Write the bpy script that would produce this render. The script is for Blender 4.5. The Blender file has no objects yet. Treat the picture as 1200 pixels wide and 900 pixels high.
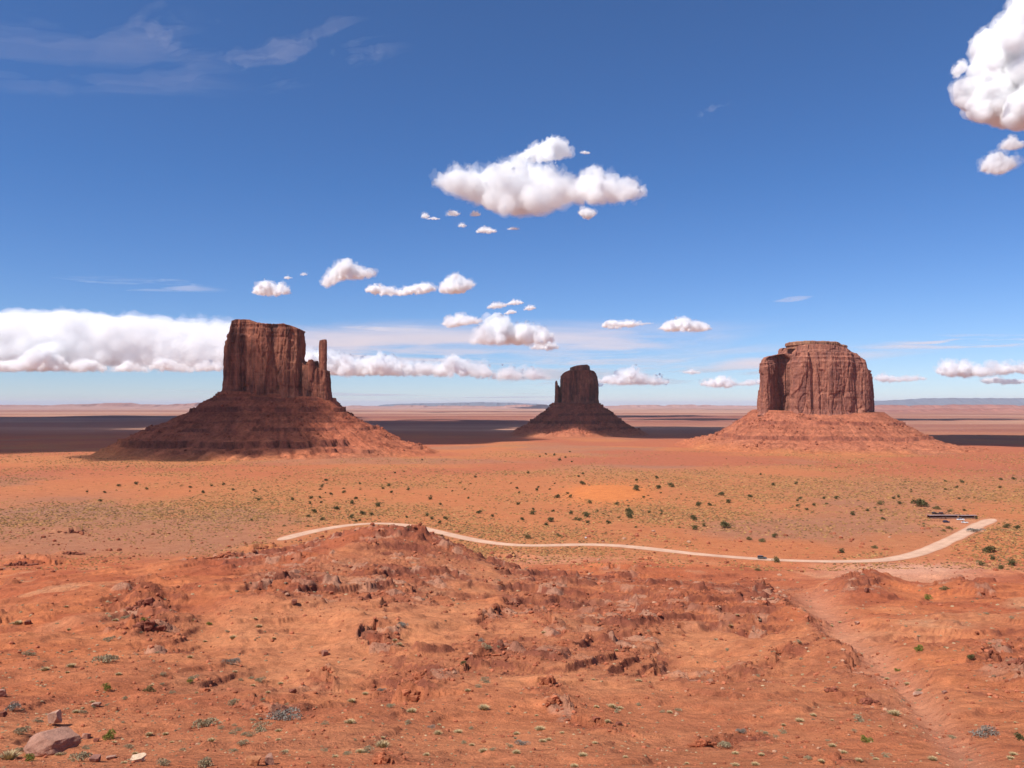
import bpy, bmesh, math, random
import numpy as np

random.seed(7)
RNG = np.random.default_rng(11)
scn = bpy.context.scene
COL = scn.collection

# ------------------------------------------------------------------ camera
F = 942.0                       # focal length in pixels of a 1200 wide picture
PITCH = math.atan(24.0 / F)
cam_d = bpy.data.cameras.new('camera')
cam = bpy.data.objects.new('camera', cam_d)
COL.objects.link(cam)
cam.location = (0, 0, 0)
cam.rotation_euler = (math.pi / 2 + PITCH, 0, 0)
cam_d.sensor_width = 36.0
cam_d.lens = 36.0 * F / 1200.0
cam_d.clip_start = 0.3
cam_d.clip_end = 400000.0
scn.camera = cam

# ------------------------------------------------------------------ light
SUN_AZ = math.radians(232)      # clockwise from +Y (the view direction)
SUN_EL = math.radians(53)
SUN = np.array([math.sin(SUN_AZ) * math.cos(SUN_EL), math.cos(SUN_AZ) * math.cos(SUN_EL), math.sin(SUN_EL)])

world = bpy.data.worlds.new('World')
scn.world = world
world.use_nodes = True
wn = world.node_tree
bg = wn.nodes['Background']
sky = wn.nodes.new('ShaderNodeTexSky')
sky.sky_type = 'NISHITA'
sky.sun_disc = False
sky.sun_elevation = SUN_EL
sky.sun_rotation = SUN_AZ
sky.altitude = 1700
sky.air_density = 1.0
sky.dust_density = 0.1
sky.ozone_density = 3.0
hsv = wn.nodes.new('ShaderNodeHueSaturation')
hsv.inputs['Hue'].default_value = 0.505
hsv.inputs['Saturation'].default_value = 1.12
hsv.inputs['Value'].default_value = 1.0
wn.links.new(sky.outputs['Color'], hsv.inputs['Color'])
tint = wn.nodes.new('ShaderNodeMix'); tint.data_type = 'RGBA'; tint.blend_type = 'MULTIPLY'; tint.inputs[0].default_value = 1.0
gen = wn.nodes.new('ShaderNodeTexCoord'); sxyz = wn.nodes.new('ShaderNodeSeparateXYZ')
wn.links.new(gen.outputs['Generated'], sxyz.inputs[0])
air = wn.nodes.new('ShaderNodeValToRGB')          # clean dry air: deep blue overhead, blue down to the skyline
for e_, (p_, c_) in zip([air.color_ramp.elements[0], air.color_ramp.elements[1], air.color_ramp.elements.new(.1), air.color_ramp.elements.new(.28)],
                        [(0.0, (0.74, 0.83, 1.06, 1)), (0.50, (0.40, 0.69, 0.92, 1)), (.1, (0.69, 0.83, 1.05, 1)), (.26, (0.60, 0.83, 1.04, 1))]):
    e_.position = p_; e_.color = c_
wn.links.new(sxyz.outputs['Z'], air.inputs[0]); wn.links.new(air.outputs[0], tint.inputs[7])
wn.links.new(hsv.outputs['Color'], tint.inputs[6]); wn.links.new(tint.outputs[2], bg.inputs['Color'])
bg.inputs['Strength'].default_value = 0.088

sun_d = bpy.data.lights.new('sun', 'SUN')
sun_d.energy = 4.2
sun_d.angle = math.radians(0.53)
sun_d.color = (1.0, 0.955, 0.89)
sun = bpy.data.objects.new('sun', sun_d)
COL.objects.link(sun)
from mathutils import Vector, Matrix
sun.rotation_euler = Vector(tuple(SUN)).to_track_quat('Z', 'Y').to_euler()
sun.location = (0, 0, 900)

scn.view_settings.view_transform = 'Standard'
scn.view_settings.look = 'None'
scn.view_settings.gamma = 1.0
scn.view_settings.exposure = 0.42
scn.view_settings.use_curve_mapping = False
cy = scn.cycles
cy.max_bounces = 24
cy.diffuse_bounces = 2
cy.glossy_bounces = 2
cy.transmission_bounces = 4
cy.volume_bounces = 22
cy.transparent_max_bounces = 64
cy.use_denoising = True
cy.caustics_reflective = False
cy.caustics_refractive = False

# ------------------------------------------------------------------ noise
def _h(ix, iy, iz, seed):
    h = (ix.astype(np.int64) * 374761393 + iy.astype(np.int64) * 668265263 + iz.astype(np.int64) * 2147483647 + seed * 974634777) & 0xFFFFFFFF
    h = ((h ^ (h >> 13)) * 1274126177) & 0xFFFFFFFF
    h = ((h ^ (h >> 16)) * 2246822519) & 0xFFFFFFFF
    return ((h ^ (h >> 15)) & 0xFFFFFF) / float(0xFFFFFF)

def vn2(x, y, seed=0):
    """smooth value noise in -1..1"""
    x = np.asarray(x, float); y = np.asarray(y, float)
    ix = np.floor(x); iy = np.floor(y)
    fx = x - ix; fy = y - iy
    fx = fx ** 3 * (fx * (fx * 6 - 15) + 10); fy = fy ** 3 * (fy * (fy * 6 - 15) + 10)
    z = np.zeros_like(ix)
    a = _h(ix, iy, z, seed); b = _h(ix + 1, iy, z, seed)
    c = _h(ix, iy + 1, z, seed); d = _h(ix + 1, iy + 1, z, seed)
    return (a + (b - a) * fx + (c - a) * fy + (a - b - c + d) * fx * fy) * 2 - 1

def vn3(x, y, z, seed=0):
    x, y, z = np.broadcast_arrays(np.asarray(x, float), np.asarray(y, float), np.asarray(z, float))
    ix = np.floor(x); iy = np.floor(y); iz = np.floor(z)
    fx = x - ix; fy = y - iy; fz = z - iz
    fx = fx * fx * (3 - 2 * fx); fy = fy * fy * (3 - 2 * fy); fz = fz * fz * (3 - 2 * fz)
    r = 0
    for k in (0, 1):
        a = _h(ix, iy, iz + k, seed); b = _h(ix + 1, iy, iz + k, seed)
        c = _h(ix, iy + 1, iz + k, seed); d = _h(ix + 1, iy + 1, iz + k, seed)
        v = a + (b - a) * fx + (c - a) * fy + (a - b - c + d) * fx * fy
        r = r + v * (fz if k else (1 - fz))
    return r * 2 - 1

def fbm2(x, y, o=4, seed=0, gain=0.5):
    r = 0; a = 1; t = 0
    c, s = math.cos(0.6), math.sin(0.6)
    for i in range(o):
        r = r + a * vn2(x, y, seed + i * 17); t += a; a *= gain
        x, y = (c * x - s * y) * 2.03 + 5.2, (s * x + c * y) * 2.03 - 3.1
    return r / t

def fbm3(x, y, z, o=4, seed=0, gain=0.5):
    r = 0; a = 1; t = 0
    for i in range(o):
        r = r + a * vn3(x, y, z, seed + i * 17); t += a; a *= gain
        x, y, z = x * 2.03 + 5.2, y * 2.03 - 3.1, z * 2.03 + 1.7
    return r / t

def billow3(x, y, z, o=4, seed=0, gain=0.5):
    r = 0; a = 1; t = 0
    for i in range(o):
        r = r + a * (1 - np.abs(vn3(x, y, z, seed + i * 17)) * 2); t += a; a *= gain
        x, y, z = x * 2.1 + 5.2, y * 2.1 - 3.1, z * 2.1 + 1.7
    return r / t

def worley2(x, y, seed=0):
    """F1, F2 and the random value of the nearest cell"""
    ix = np.floor(x); iy = np.floor(y)
    f1 = np.full(x.shape, 9.0); f2 = np.full(x.shape, 9.0); cid = np.zeros(x.shape)
    z = np.zeros_like(ix)
    for dx in (-1, 0, 1):
        for dy in (-1, 0, 1):
            cx = ix + dx; cyy = iy + dy
            px = cx + _h(cx, cyy, z, seed); py = cyy + _h(cx, cyy, z + 1, seed)
            d = np.hypot(px - x, py - y)
            closer = d < f1
            f2 = np.where(closer, f1, np.minimum(f2, d))
            cid = np.where(closer, _h(cx, cyy, z + 2, seed), cid)
            f1 = np.where(closer, d, f1)
    return f1, f2, cid

def ss(a, b, x):
    t = np.clip((x - a) / (b - a), 0, 1)
    return t * t * (3 - 2 * t)

# ------------------------------------------------------------------ helpers
def at_depth(px, py, D):
    """the point at depth D on the line of sight through a picture point"""
    u = (px - 600) / F; v = (450 - py) / F
    c, s = math.cos(PITCH), math.sin(PITCH)
    k = D / (c - v * s)
    return np.array([u * k, D, (s + v * c) * k])

def mesh_np(name, V, quads=None, tris=None, smooth=True, mat=None):
    me = bpy.data.meshes.new(name)
    V = np.asarray(V, np.float32).reshape(-1, 3)
    me.vertices.add(len(V)); me.vertices.foreach_set('co', V.ravel())
    loops = []; starts = []; tot = 0
    if quads is not None and len(quads):
        q = np.asarray(quads, np.int32).reshape(-1, 4); loops.append(q.ravel())
        starts.append(np.arange(len(q)) * 4); tot = len(q) * 4
    if tris is not None and len(tris):
        t = np.asarray(tris, np.int32).reshape(-1, 3); loops.append(t.ravel())
        starts.append(tot + np.arange(len(t)) * 3)
    L = np.concatenate(loops); S = np.concatenate(starts).astype(np.int32)
    me.loops.add(len(L)); me.loops.foreach_set('vertex_index', L.astype(np.int32))
    me.polygons.add(len(S)); me.polygons.foreach_set('loop_start', S)
    me.update(calc_edges=True)
    me.polygons.foreach_set('use_smooth', np.full(len(S), smooth))
    if mat: me.materials.append(mat)
    me.validate()
    return me

def grid_quads(nr, nc, wrap=False):
    m = nc if wrap else nc - 1
    r = np.arange(nr - 1)[:, None]; c = np.arange(m)[None, :]
    c2 = (c + 1) % nc
    return np.stack([r * nc + c, r * nc + c2, (r + 1) * nc + c2, (r + 1) * nc + c], -1).reshape(-1, 4)

def set_color(me, name, rgb):
    a = me.color_attributes.new(name, 'FLOAT_COLOR', 'POINT')
    d = np.ones((len(me.vertices), 4), np.float32); d[:, :3] = np.asarray(rgb, np.float32).reshape(-1, 3)
    a.data.foreach_set('color', d.ravel())

def obj(name, me, parent=None, loc=None):
    o = bpy.data.objects.new(name, me); COL.objects.link(o)
    if loc is not None: o.location = tuple(float(v) for v in loc)
    if parent: o.parent = parent
    return o

def thing(o, label, cat, group=None):
    o['label'] = label; o['category'] = cat
    if group: o['group'] = group
    return o

def struct(o, kind='structure'):
    o['kind'] = kind
    return o

def new_mat(name, rough=0.9, spec=0.15):
    m = bpy.data.materials.new(name); m.use_nodes = True
    b = m.node_tree.nodes['Principled BSDF']
    b.inputs['Roughness'].default_value = rough
    b.inputs['Specular IOR Level'].default_value = spec
    return m, m.node_tree, b

def N(nt, typ, **kw):
    n = nt.nodes.new(typ)
    for k, v in kw.items():
        if k in n.inputs: n.inputs[k].default_value = v
        else: setattr(n, k, v)
    return n

def mixrgb(nt, fac, a, b, mode='MIX'):
    n = nt.nodes.new('ShaderNodeMix'); n.data_type = 'RGBA'; n.blend_type = mode
    for s, v in ((n.inputs[0], fac), (n.inputs[6], a), (n.inputs[7], b)):
        if hasattr(v, 'links') or isinstance(v, bpy.types.NodeSocket): nt.links.new(v, s)
        elif isinstance(v, (tuple, list)): s.default_value = (*v[:3], 1)
        else: s.default_value = v
    return n.outputs[2]

def ramp(nt, fac, stops):
    n = nt.nodes.new('ShaderNodeValToRGB')
    while len(n.color_ramp.elements) < len(stops): n.color_ramp.elements.new(0.5)
    for e, (p, c) in zip(n.color_ramp.elements, stops):
        e.position = p; e.color = (*c, 1) if len(c) == 3 else c
    nt.links.new(fac, n.inputs[0])
    return n.outputs[0]

def obj_coords(nt, scale=(1, 1, 1)):
    g = nt.nodes.new('ShaderNodeNewGeometry')
    m = nt.nodes.new('ShaderNodeMapping'); m.inputs['Scale'].default_value = scale
    nt.links.new(g.outputs['Position'], m.inputs['Vector'])
    return m.outputs[0]

# ------------------------------------------------------------------ materials
def earth_material(name, speck=0.35, bump=0.25, scale=1.0):
    """soil and rock: a colour of its own per place, broken up by grain of several sizes"""
    m, nt, b = new_mat(name, 0.95, 0.08)
    col = N(nt, 'ShaderNodeVertexColor', layer_name='albedo').outputs['Color']
    co = obj_coords(nt)
    f1 = N(nt, 'ShaderNodeTexNoise', Scale=1.1 * scale, Detail=7.0, Roughness=0.68)
    f2 = N(nt, 'ShaderNodeTexNoise', Scale=0.13 * scale, Detail=6.0, Roughness=0.65)
    f3 = N(nt, 'ShaderNodeTexNoise', Scale=5.5 * scale, Detail=4.0, Roughness=0.6)
    f4 = N(nt, 'ShaderNodeTexNoise', Scale=19.0 * scale, Detail=3.0, Roughness=0.6)
    for f in (f1, f2, f3, f4): nt.links.new(co, f.inputs['Vector'])
    a1 = ramp(nt, f1.outputs['Fac'], [(0.30, (1 - speck,) * 3), (0.5, (1, 1, 1)), (0.72, (1 + speck * .8,) * 3)])
    a2 = ramp(nt, f2.outputs['Fac'], [(0.3, (0.86, 0.80, 0.80)), (0.5, (1, 1, 1)), (0.7, (1.12, 1.17, 1.16))])
    c = mixrgb(nt, 1.0, col, a1, 'MULTIPLY')
    c = mixrgb(nt, 1.0, c, a2, 'MULTIPLY')
    a4 = ramp(nt, f4.outputs['Fac'], [(0.34, (1 - speck * .8,) * 3), (0.5, (1, 1, 1)), (0.68, (1 + speck * .6,) * 3)])
    c = mixrgb(nt, 1.0, c, a4, 'MULTIPLY')
    nt.links.new(c, b.inputs['Base Color'])
    ad = N(nt, 'ShaderNodeMath', operation='ADD')
    nt.links.new(f1.outputs['Fac'], ad.inputs[0])
    ml = N(nt, 'ShaderNodeMath', operation='MULTIPLY'); ml.inputs[1].default_value = 0.3
    nt.links.new(f3.outputs['Fac'], ml.inputs[0]); nt.links.new(ml.outputs[0], ad.inputs[1])
    bp = N(nt, 'ShaderNodeBump', Strength=0.9, Distance=bump)
    nt.links.new(ad.outputs[0], bp.inputs['Height']); nt.links.new(bp.outputs[0], b.inputs['Normal'])
    return m

def cliff_material(name, base, varnish, light):
    """sandstone wall: vertical streaks of dark varnish, thin level beds, fractured relief"""
    m, nt, b = new_mat(name, 0.93, 0.1)
    st = N(nt, 'ShaderNodeTexNoise', Scale=1.0, Detail=6.0, Roughness=0.62)
    nt.links.new(obj_coords(nt, (0.075, 0.075, 0.008)), st.inputs['Vector'])
    fn = N(nt, 'ShaderNodeTexNoise', Scale=1.0, Detail=8.0, Roughness=0.7)
    nt.links.new(obj_coords(nt, (0.12, 0.12, 0.07)), fn.inputs['Vector'])
    bd = N(nt, 'ShaderNodeTexNoise', Scale=1.0, Detail=5.0, Roughness=0.6)
    nt.links.new(obj_coords(nt, (0.006, 0.006, 0.28)), bd.inputs['Vector'])
    patch = N(nt, 'ShaderNodeTexNoise', Scale=1.0, Detail=4.0, Roughness=0.55)
    nt.links.new(obj_coords(nt, (0.022, 0.022, 0.016)), patch.inputs['Vector'])
    s = ramp(nt, st.outputs['Fac'], [(0.36, (0, 0, 0)), (0.62, (1, 1, 1))])
    c = mixrgb(nt, s, varnish, base)
    p = ramp(nt, patch.outputs['Fac'], [(0.5, (0, 0, 0)), (0.68, (0.75, 0.75, 0.75))])
    c = mixrgb(nt, p, c, light)
    g = ramp(nt, fn.outputs['Fac'], [(0.3, (0.62, 0.60, 0.60)), (0.5, (1, 1, 1)), (0.7, (1.3, 1.28, 1.25))])
    c = mixrgb(nt, 1.0, c, g, 'MULTIPLY')
    h = ramp(nt, bd.outputs['Fac'], [(0.35, (0.90, 0.88, 0.88)), (0.6, (1.05, 1.05, 1.05))])
    c = mixrgb(nt, 1.0, c, h, 'MULTIPLY')
    nt.links.new(c, b.inputs['Base Color'])
    bp = N(nt, 'ShaderNodeBump', Strength=1.0, Distance=5.0)
    nt.links.new(fn.outputs['Fac'], bp.inputs['Height'])
    nt.links.new(bp.outputs[0], b.inputs['Normal'])
    return m

def plain_material(name, color, rough=0.6, spec=0.3, vary=0.25, scale=3.0, metal=0.0):
    m, nt, b = new_mat(name, rough, spec)
    f = N(nt, 'ShaderNodeTexNoise', Scale=scale, Detail=5.0, Roughness=0.6)
    nt.links.new(N(nt, 'ShaderNodeTexCoord').outputs['Object'], f.inputs['Vector'])
    r = ramp(nt, f.outputs['Fac'], [(0.3, (1 - vary,) * 3), (0.7, (1 + vary,) * 3)])
    nt.links.new(mixrgb(nt, 1.0, color, r, 'MULTIPLY'), b.inputs['Base Color'])
    b.inputs['Metallic'].default_value = metal
    return m

def leaf_material(name, c1, c2, tone='tone'):
    m, nt, b = new_mat(name, 0.85, 0.1)
    a = N(nt, 'ShaderNodeVertexColor', layer_name=tone)
    nt.links.new(mixrgb(nt, a.outputs['Color'], c1, c2), b.inputs['Base Color'])
    return m

def volume_material(name, density, color=(1, 1, 1), aniso=0.0):
    m = bpy.data.materials.new(name); m.use_nodes = True
    nt = m.node_tree; nt.nodes.clear()
    out = nt.nodes.new('ShaderNodeOutputMaterial')
    v = nt.nodes.new('ShaderNodeVolumePrincipled')
    v.inputs['Color'].default_value = (*color, 1)
    v.inputs['Density'].default_value = density
    v.inputs['Anisotropy'].default_value = aniso
    v.inputs['Density Attribute'].default_value = ''
    v.inputs['Color Attribute'].default_value = ''
    v.inputs['Temperature Attribute'].default_value = ''
    nt.links.new(v.outputs[0], out.inputs['Volume'])
    return m

M_GROUND = earth_material('desert_soil', 0.30, 0.36)
M_TALUS = earth_material('talus_scree', 0.42, 2.2, 0.16)
M_FAR = earth_material('far_rock', 0.15, 10.0, 0.01)
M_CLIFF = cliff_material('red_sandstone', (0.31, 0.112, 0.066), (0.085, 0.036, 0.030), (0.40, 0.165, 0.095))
M_CLIFF_B = cliff_material('brown_sandstone', (0.35, 0.140, 0.092), (0.20, 0.084, 0.066), (0.43, 0.185, 0.118))  # lighter, browner sandstone of the right butte
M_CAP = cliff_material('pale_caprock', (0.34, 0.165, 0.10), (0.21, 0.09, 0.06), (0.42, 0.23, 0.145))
M_ROAD = None

# ------------------------------------------------------------------ terrain
PROF = np.array([(-4000, -2), (-5, -1.9), (0, -1.75), (4, -2.4), (8, -3.9), (12, -5.6), (17, -7.7), (25, -10.7), (35, -13.7),
                 (45, -16.3), (60, -19.8), (80, -24.0), (110, -29.2), (150, -36.6), (200, -46.6), (250, -56.4), (300, -66.0), (350, -75.0),
                 (400, -80.6), (424, -81.9), (500, -85.0), (600, -88.0), (800, -92.5), (1000, -97), (1400, -104), (1800, -109.5),
                 (2500, -118), (4000, -128), (7000, -136), (12000, -141), (30000, -145), (100000, -148)], float)
_py = 474 - PROF[:, 1] / np.maximum(PROF[:, 0], 1e-3) * F

def base_z(y):
    yy = np.asarray(y, float)
    l = np.interp(yy, PROF[:, 0], PROF[:, 1])
    # softened corners
    w = np.maximum(1.5, np.abs(yy) * 0.10)
    return (l + np.interp(yy - w, PROF[:, 0], PROF[:, 1]) + np.interp(yy + w, PROF[:, 0], PROF[:, 1])) / 3

_YS = np.concatenate([np.geomspace(9, 95000, 6000)])
_PV = 474 - base_z(_YS) / _YS * F
_PV = np.minimum.accumulate(_PV)
def plan_y(py):
    """depth at which the unbroken slope lies for a picture height"""
    return np.interp(-np.asarray(py, float), -_PV, _YS)
def plan_xy(px, py):
    y = plan_y(py)
    return (np.asarray(px, float) - 600) / F * y, y

ROAD_PX = [(322, 635), (332, 631), (350, 626), (375, 620), (400, 615.5), (425, 612.5), (445, 611.5), (470, 613), (500, 619), (520, 624), (540, 629), (560, 633),
           (590, 638), (615, 640.5), (640, 639.5), (665, 637), (690, 636), (720, 637.5), (760, 642), (800, 647), (850, 652), (900, 655.5),
           (950, 657.5), (1000, 658), (1040, 656), (1065, 651), (1085, 644), (1105, 635), (1125, 625), (1140, 617.5), (1152, 611.5), (1166, 606)]
def smooth_path(P, step=3.0):
    P = np.asarray(P, float)
    d = np.concatenate([[0], np.cumsum(np.hypot(*np.diff(P, axis=0).T))])
    s = np.arange(0, d[-1], step)
    Q = np.stack([np.interp(s, d, P[:, 0]), np.interp(s, d, P[:, 1])], 1)
    k = np.ones(15) / 15
    for _ in range(2):
        E = np.concatenate([np.repeat(Q[:1], 7, 0), Q, np.repeat(Q[-1:], 7, 0)])
        Q = np.stack([np.convolve(E[:, 0], k, 'valid'), np.convolve(E[:, 1], k, 'valid')], 1)
    return Q
_rx, _ry = plan_xy(*np.array(ROAD_PX).T)
ROAD = smooth_path(np.stack([_rx, _ry], 1))
_tx, _ty = plan_xy(*np.array([(-90, 694), (-40, 693), (0, 691.5), (17, 690.5)]).T)
TRACK = smooth_path(np.stack([_tx, _ty], 1), 2.0)

def dist_path(x, y, P):
    out = np.full(x.shape, 1e6)
    sel = (y > P[:, 1].min() - 60) & (y < P[:, 1].max() + 60) & (x > P[:, 0].min() - 60) & (x < P[:, 0].max() + 60)
    if sel.any():
        xs = x[sel]; ys = y[sel]; d = np.full(xs.shape, 1e6)
        Q = P[::2]
        for i in range(len(Q)):
            d = np.minimum(d, (xs - Q[i, 0]) ** 2 + (ys - Q[i, 1]) ** 2)
        out[sel] = np.sqrt(d)
    return out

# broken ledges: (picture x, y, width, height, slant, label)
LEDGES = [(171, 720, 36, 15, -.35, 'blocky dark red outcrop on the left slope, upper of two'), (172, 748, 46, 15, -.3, 'blocky dark red outcrop on the left slope, lower of two'),
          (80, 622, 34, 8, -.3, 'dark overhanging ledge on the far left flat, upper of two'), (83, 648, 32, 6, -.2, 'dark overhanging ledge on the far left flat, lower of two'),
          (224, 655, 22, 8, -.3, 'dark notched ledge left of the spur'), (307, 640, 44, 7, -.5, 'long broken ledge along the left shoulder of the spur'),
          (276, 662, 22, 10, -.8, 'steep broken ledge down the left flank of the spur'), (262, 690, 34, 7, -.3, 'low ragged ledge at the foot of the spur on the left'), (358, 693, 30, 8, -.2, 'ragged ledge in the middle of the left ridge'),
          (503, 633, 14, 5, -.3, 'small dark ledge on the right crest of the spur'), (598, 651, 13, 8, .3, 'dark hollow ledge just below the road near the middle'), (716, 671, 22, 9, .35, 'dark arched ledge on the slope below the road right of the middle'),
          (660, 674, 22, 5, .2, 'low striped ledge left of the dark arched ledge'), (428, 666, 36, 8, -.35, 'curved ledge low on the spur face'), (412, 690, 20, 6, .1, 'short dark ledge below the curved ledge'),
          (597, 714, 26, 7, -.45, 'slanting ledge with a dark underside in the middle of the slope'), (567, 733, 22, 6, -.7, 'broken lower end of the slanting middle ledge'), (594, 766, 34, 4, -.25, 'thin straight ledge below the slanting middle ledge'),
          (565, 781, 44, 6, -.15, 'low ledge with pale stones in the middle of the slope'), (440, 752, 26, 10, .4, 'curved red ledge round a shallow hollow, left of the middle'), (493, 791, 13, 14, -.4, 'upright rocky knob left of the bottom middle'),
          (482, 812, 34, 14, .1, 'crumbling red knob below the upright rocky knob'), (450, 797, 18, 10, 0, 'small crumbling knob left of the upright rocky knob'), (640, 806, 26, 13, -.4, 'rugged outcrop at the head of the smooth bottom slope'),
          (648, 826, 20, 13, -.3, 'rugged outcrop just below another at the head of the smooth slope'), (660, 758, 26, 7, .6, 'broken ledge running down the right of the middle slope'), (1012, 822, 30, 10, -.2, 'crumbling dark outcrop on the lower right slope'),
          (972, 818, 18, 7, .2, 'low outcrop left of the crumbling dark one at lower right'), (820, 858, 34, 9, -.1, 'ragged red outcrop right of the bottom middle'), (1058, 753, 26, 6, .5, 'dark ledge beside a green bush right of the wash'),
          (1153, 762, 22, 10, .3, 'black shadowed blocks at the top of the right cliff'), (1155, 776, 24, 9, -.2, 'dark second step of the right cliff'), (1180, 783, 32, 8, .55, 'long dark step of the right cliff running to the picture edge'),
          (1190, 800, 24, 14, .3, 'lowest dark step of the right cliff at the picture edge'), (950, 762, 34, 5, .1, 'thin dark ledge across the slope above the wash'), (915, 768, 30, 4, .15, 'thin low ledge left of another above the wash'),
          (310, 822, 26, 12, .5, 'crumbled red ledge in the left gully'), (243, 796, 20, 9, .3, 'small red knob with a yellow green tuft at its left'), (385, 783, 22, 10, .6, 'red ledge at the right end of the left ridge'), (450, 888, 26, 14, .2, 'red crumbling knob at the bottom edge left of the middle'),
          (885, 707, 40, 10, -.3, 'pale flaky ledge on the right ridge below the road'), (760, 655, 24, 5, .2, 'low ledge just under the road right of the middle'), (25, 659, 40, 9, -.1, 'dark stony bank on the left edge')]
LEDGE_W = []
for (px, py, w, h, a, lab) in LEDGES:
    x0, y0 = plan_xy(px, py + h * .3); m_ = float(y0) / F
    th = math.atan(a * 1.6) * -1.0
    LEDGE_W.append((float(x0), float(y0), math.cos(th), math.sin(th), w * m_ * 1.1, h * m_ * .85))

# long broken edges of the beds, with rubble below them: picture points, height in picture units
RIDGES = [([(250, 697), (262, 686), (272, 672), (300, 650), (326, 636)], 7), ([(310, 722), (335, 712), (350, 706), (372, 700), (392, 691)], 8), ([(408, 682), (425, 672), (448, 664)], 7), ([(368, 667), (385, 660), (408, 652)], 5),
          ([(440, 655), (457, 647), (480, 640), (506, 632), (531, 622)], 6), ([(427, 764), (429, 752), (446, 744), (460, 752), (468, 776)], 7), ([(432, 733), (460, 718), (492, 705), (520, 700), (546, 697)], 6), ([(552, 744), (570, 730), (585, 718), (603, 710)], 7),
          ([(294, 812), (312, 822), (346, 822)], 10), ([(368, 778), (385, 790), (406, 799)], 9), ([(458, 818), (470, 800), (493, 783)], 11), ([(528, 794), (555, 782), (587, 776)], 6), ([(628, 708), (645, 732), (666, 757)], 7), ([(712, 738), (740, 758), (766, 777), (816, 811)], 9),
          ([(838, 782), (870, 774), (915, 768), (952, 761)], 6), ([(800, 858), (850, 852), (905, 845)], 8), ([(940, 878), (965, 890), (985, 902)], 8), ([(898, 694), (925, 712), (950, 731), (980, 762), (1012, 797)], 7), ([(1040, 745), (1060, 752), (1076, 760)], 6),
          ([(570, 652), (600, 648), (632, 655)], 5), ([(690, 668), (722, 664), (760, 672)], 6), ([(640, 680), (672, 675), (690, 680)], 5), ([(640, 806), (655, 826), (690, 842), (760, 858)], 8), ([(150, 724), (168, 714), (190, 709)], 9), ([(148, 752), (172, 742), (198, 737)], 10), ([(160, 770), (200, 772), (240, 764)], 6),
          ([(860, 700), (885, 690), (905, 702)], 6), ([(985, 690), (1005, 682), (1030, 690)], 6), ([(0, 655), (40, 650), (70, 660)], 6), ([(40, 690), (90, 683), (140, 688)], 4), ([(820, 722), (860, 730), (905, 728)], 5), ([(760, 715), (800, 712), (840, 700)], 6), ([(1080, 690), (1120, 686), (1160, 694)], 5), ([(1140, 762), (1165, 768), (1200, 790), (1240, 815)], 18), ([(1150, 790), (1180, 800), (1240, 830)], 10)]
RIDGE_W = []
for pts, h in RIDGES:
    P_ = np.array(pts, float); xx, yy = plan_xy(P_[:, 0], P_[:, 1] + h * .3)
    m_ = float(yy.mean()) / F
    RIDGE_W.append((smooth_path(np.stack([xx, yy], 1), max(.4, 3.0 * m_)), h * m_ * 1.05, m_))

def blob(pu, pv, cx, cyy, rx, ry):
    return np.exp(-((pu - cx) / rx) ** 2 - ((pv - cyy) / ry) ** 2)

ROCKY = [(180, 738, 60, 34, .9), (330, 682, 90, 34, 1), (430, 655, 90, 30, .9), (560, 652, 60, 22, .8), (480, 705, 90, 34, .9), (250, 790, 50, 30, .6),
         (640, 700, 70, 34, .8), (730, 745, 90, 50, 1), (760, 690, 80, 26, .8), (890, 705, 70, 30, 1), (850, 790, 70, 30, 1), (1000, 692, 36, 14, .8),
         (960, 760, 60, 30, .8), (1020, 830, 60, 20, .6), (1170, 780, 50, 34, 1), (600, 770, 70, 34, .7), (490, 800, 60, 30, .7), (330, 830, 60, 20, .6), (460, 890, 30, 16, .7), (75, 635, 50, 16, .7), (30, 660, 50, 20, .6), (350, 712, 70, 20, .9)]
SMOOTH = [(960, 720, 36, 40, 1), (1040, 790, 30, 34, .8), (1085, 850, 40, 24, .8), (620, 840, 120, 34, .9), (120, 800, 100, 40, .7), (380, 770, 60, 24, .6), (560, 730, 70, 20, .6), (160, 690, 90, 18, .7)]

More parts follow.
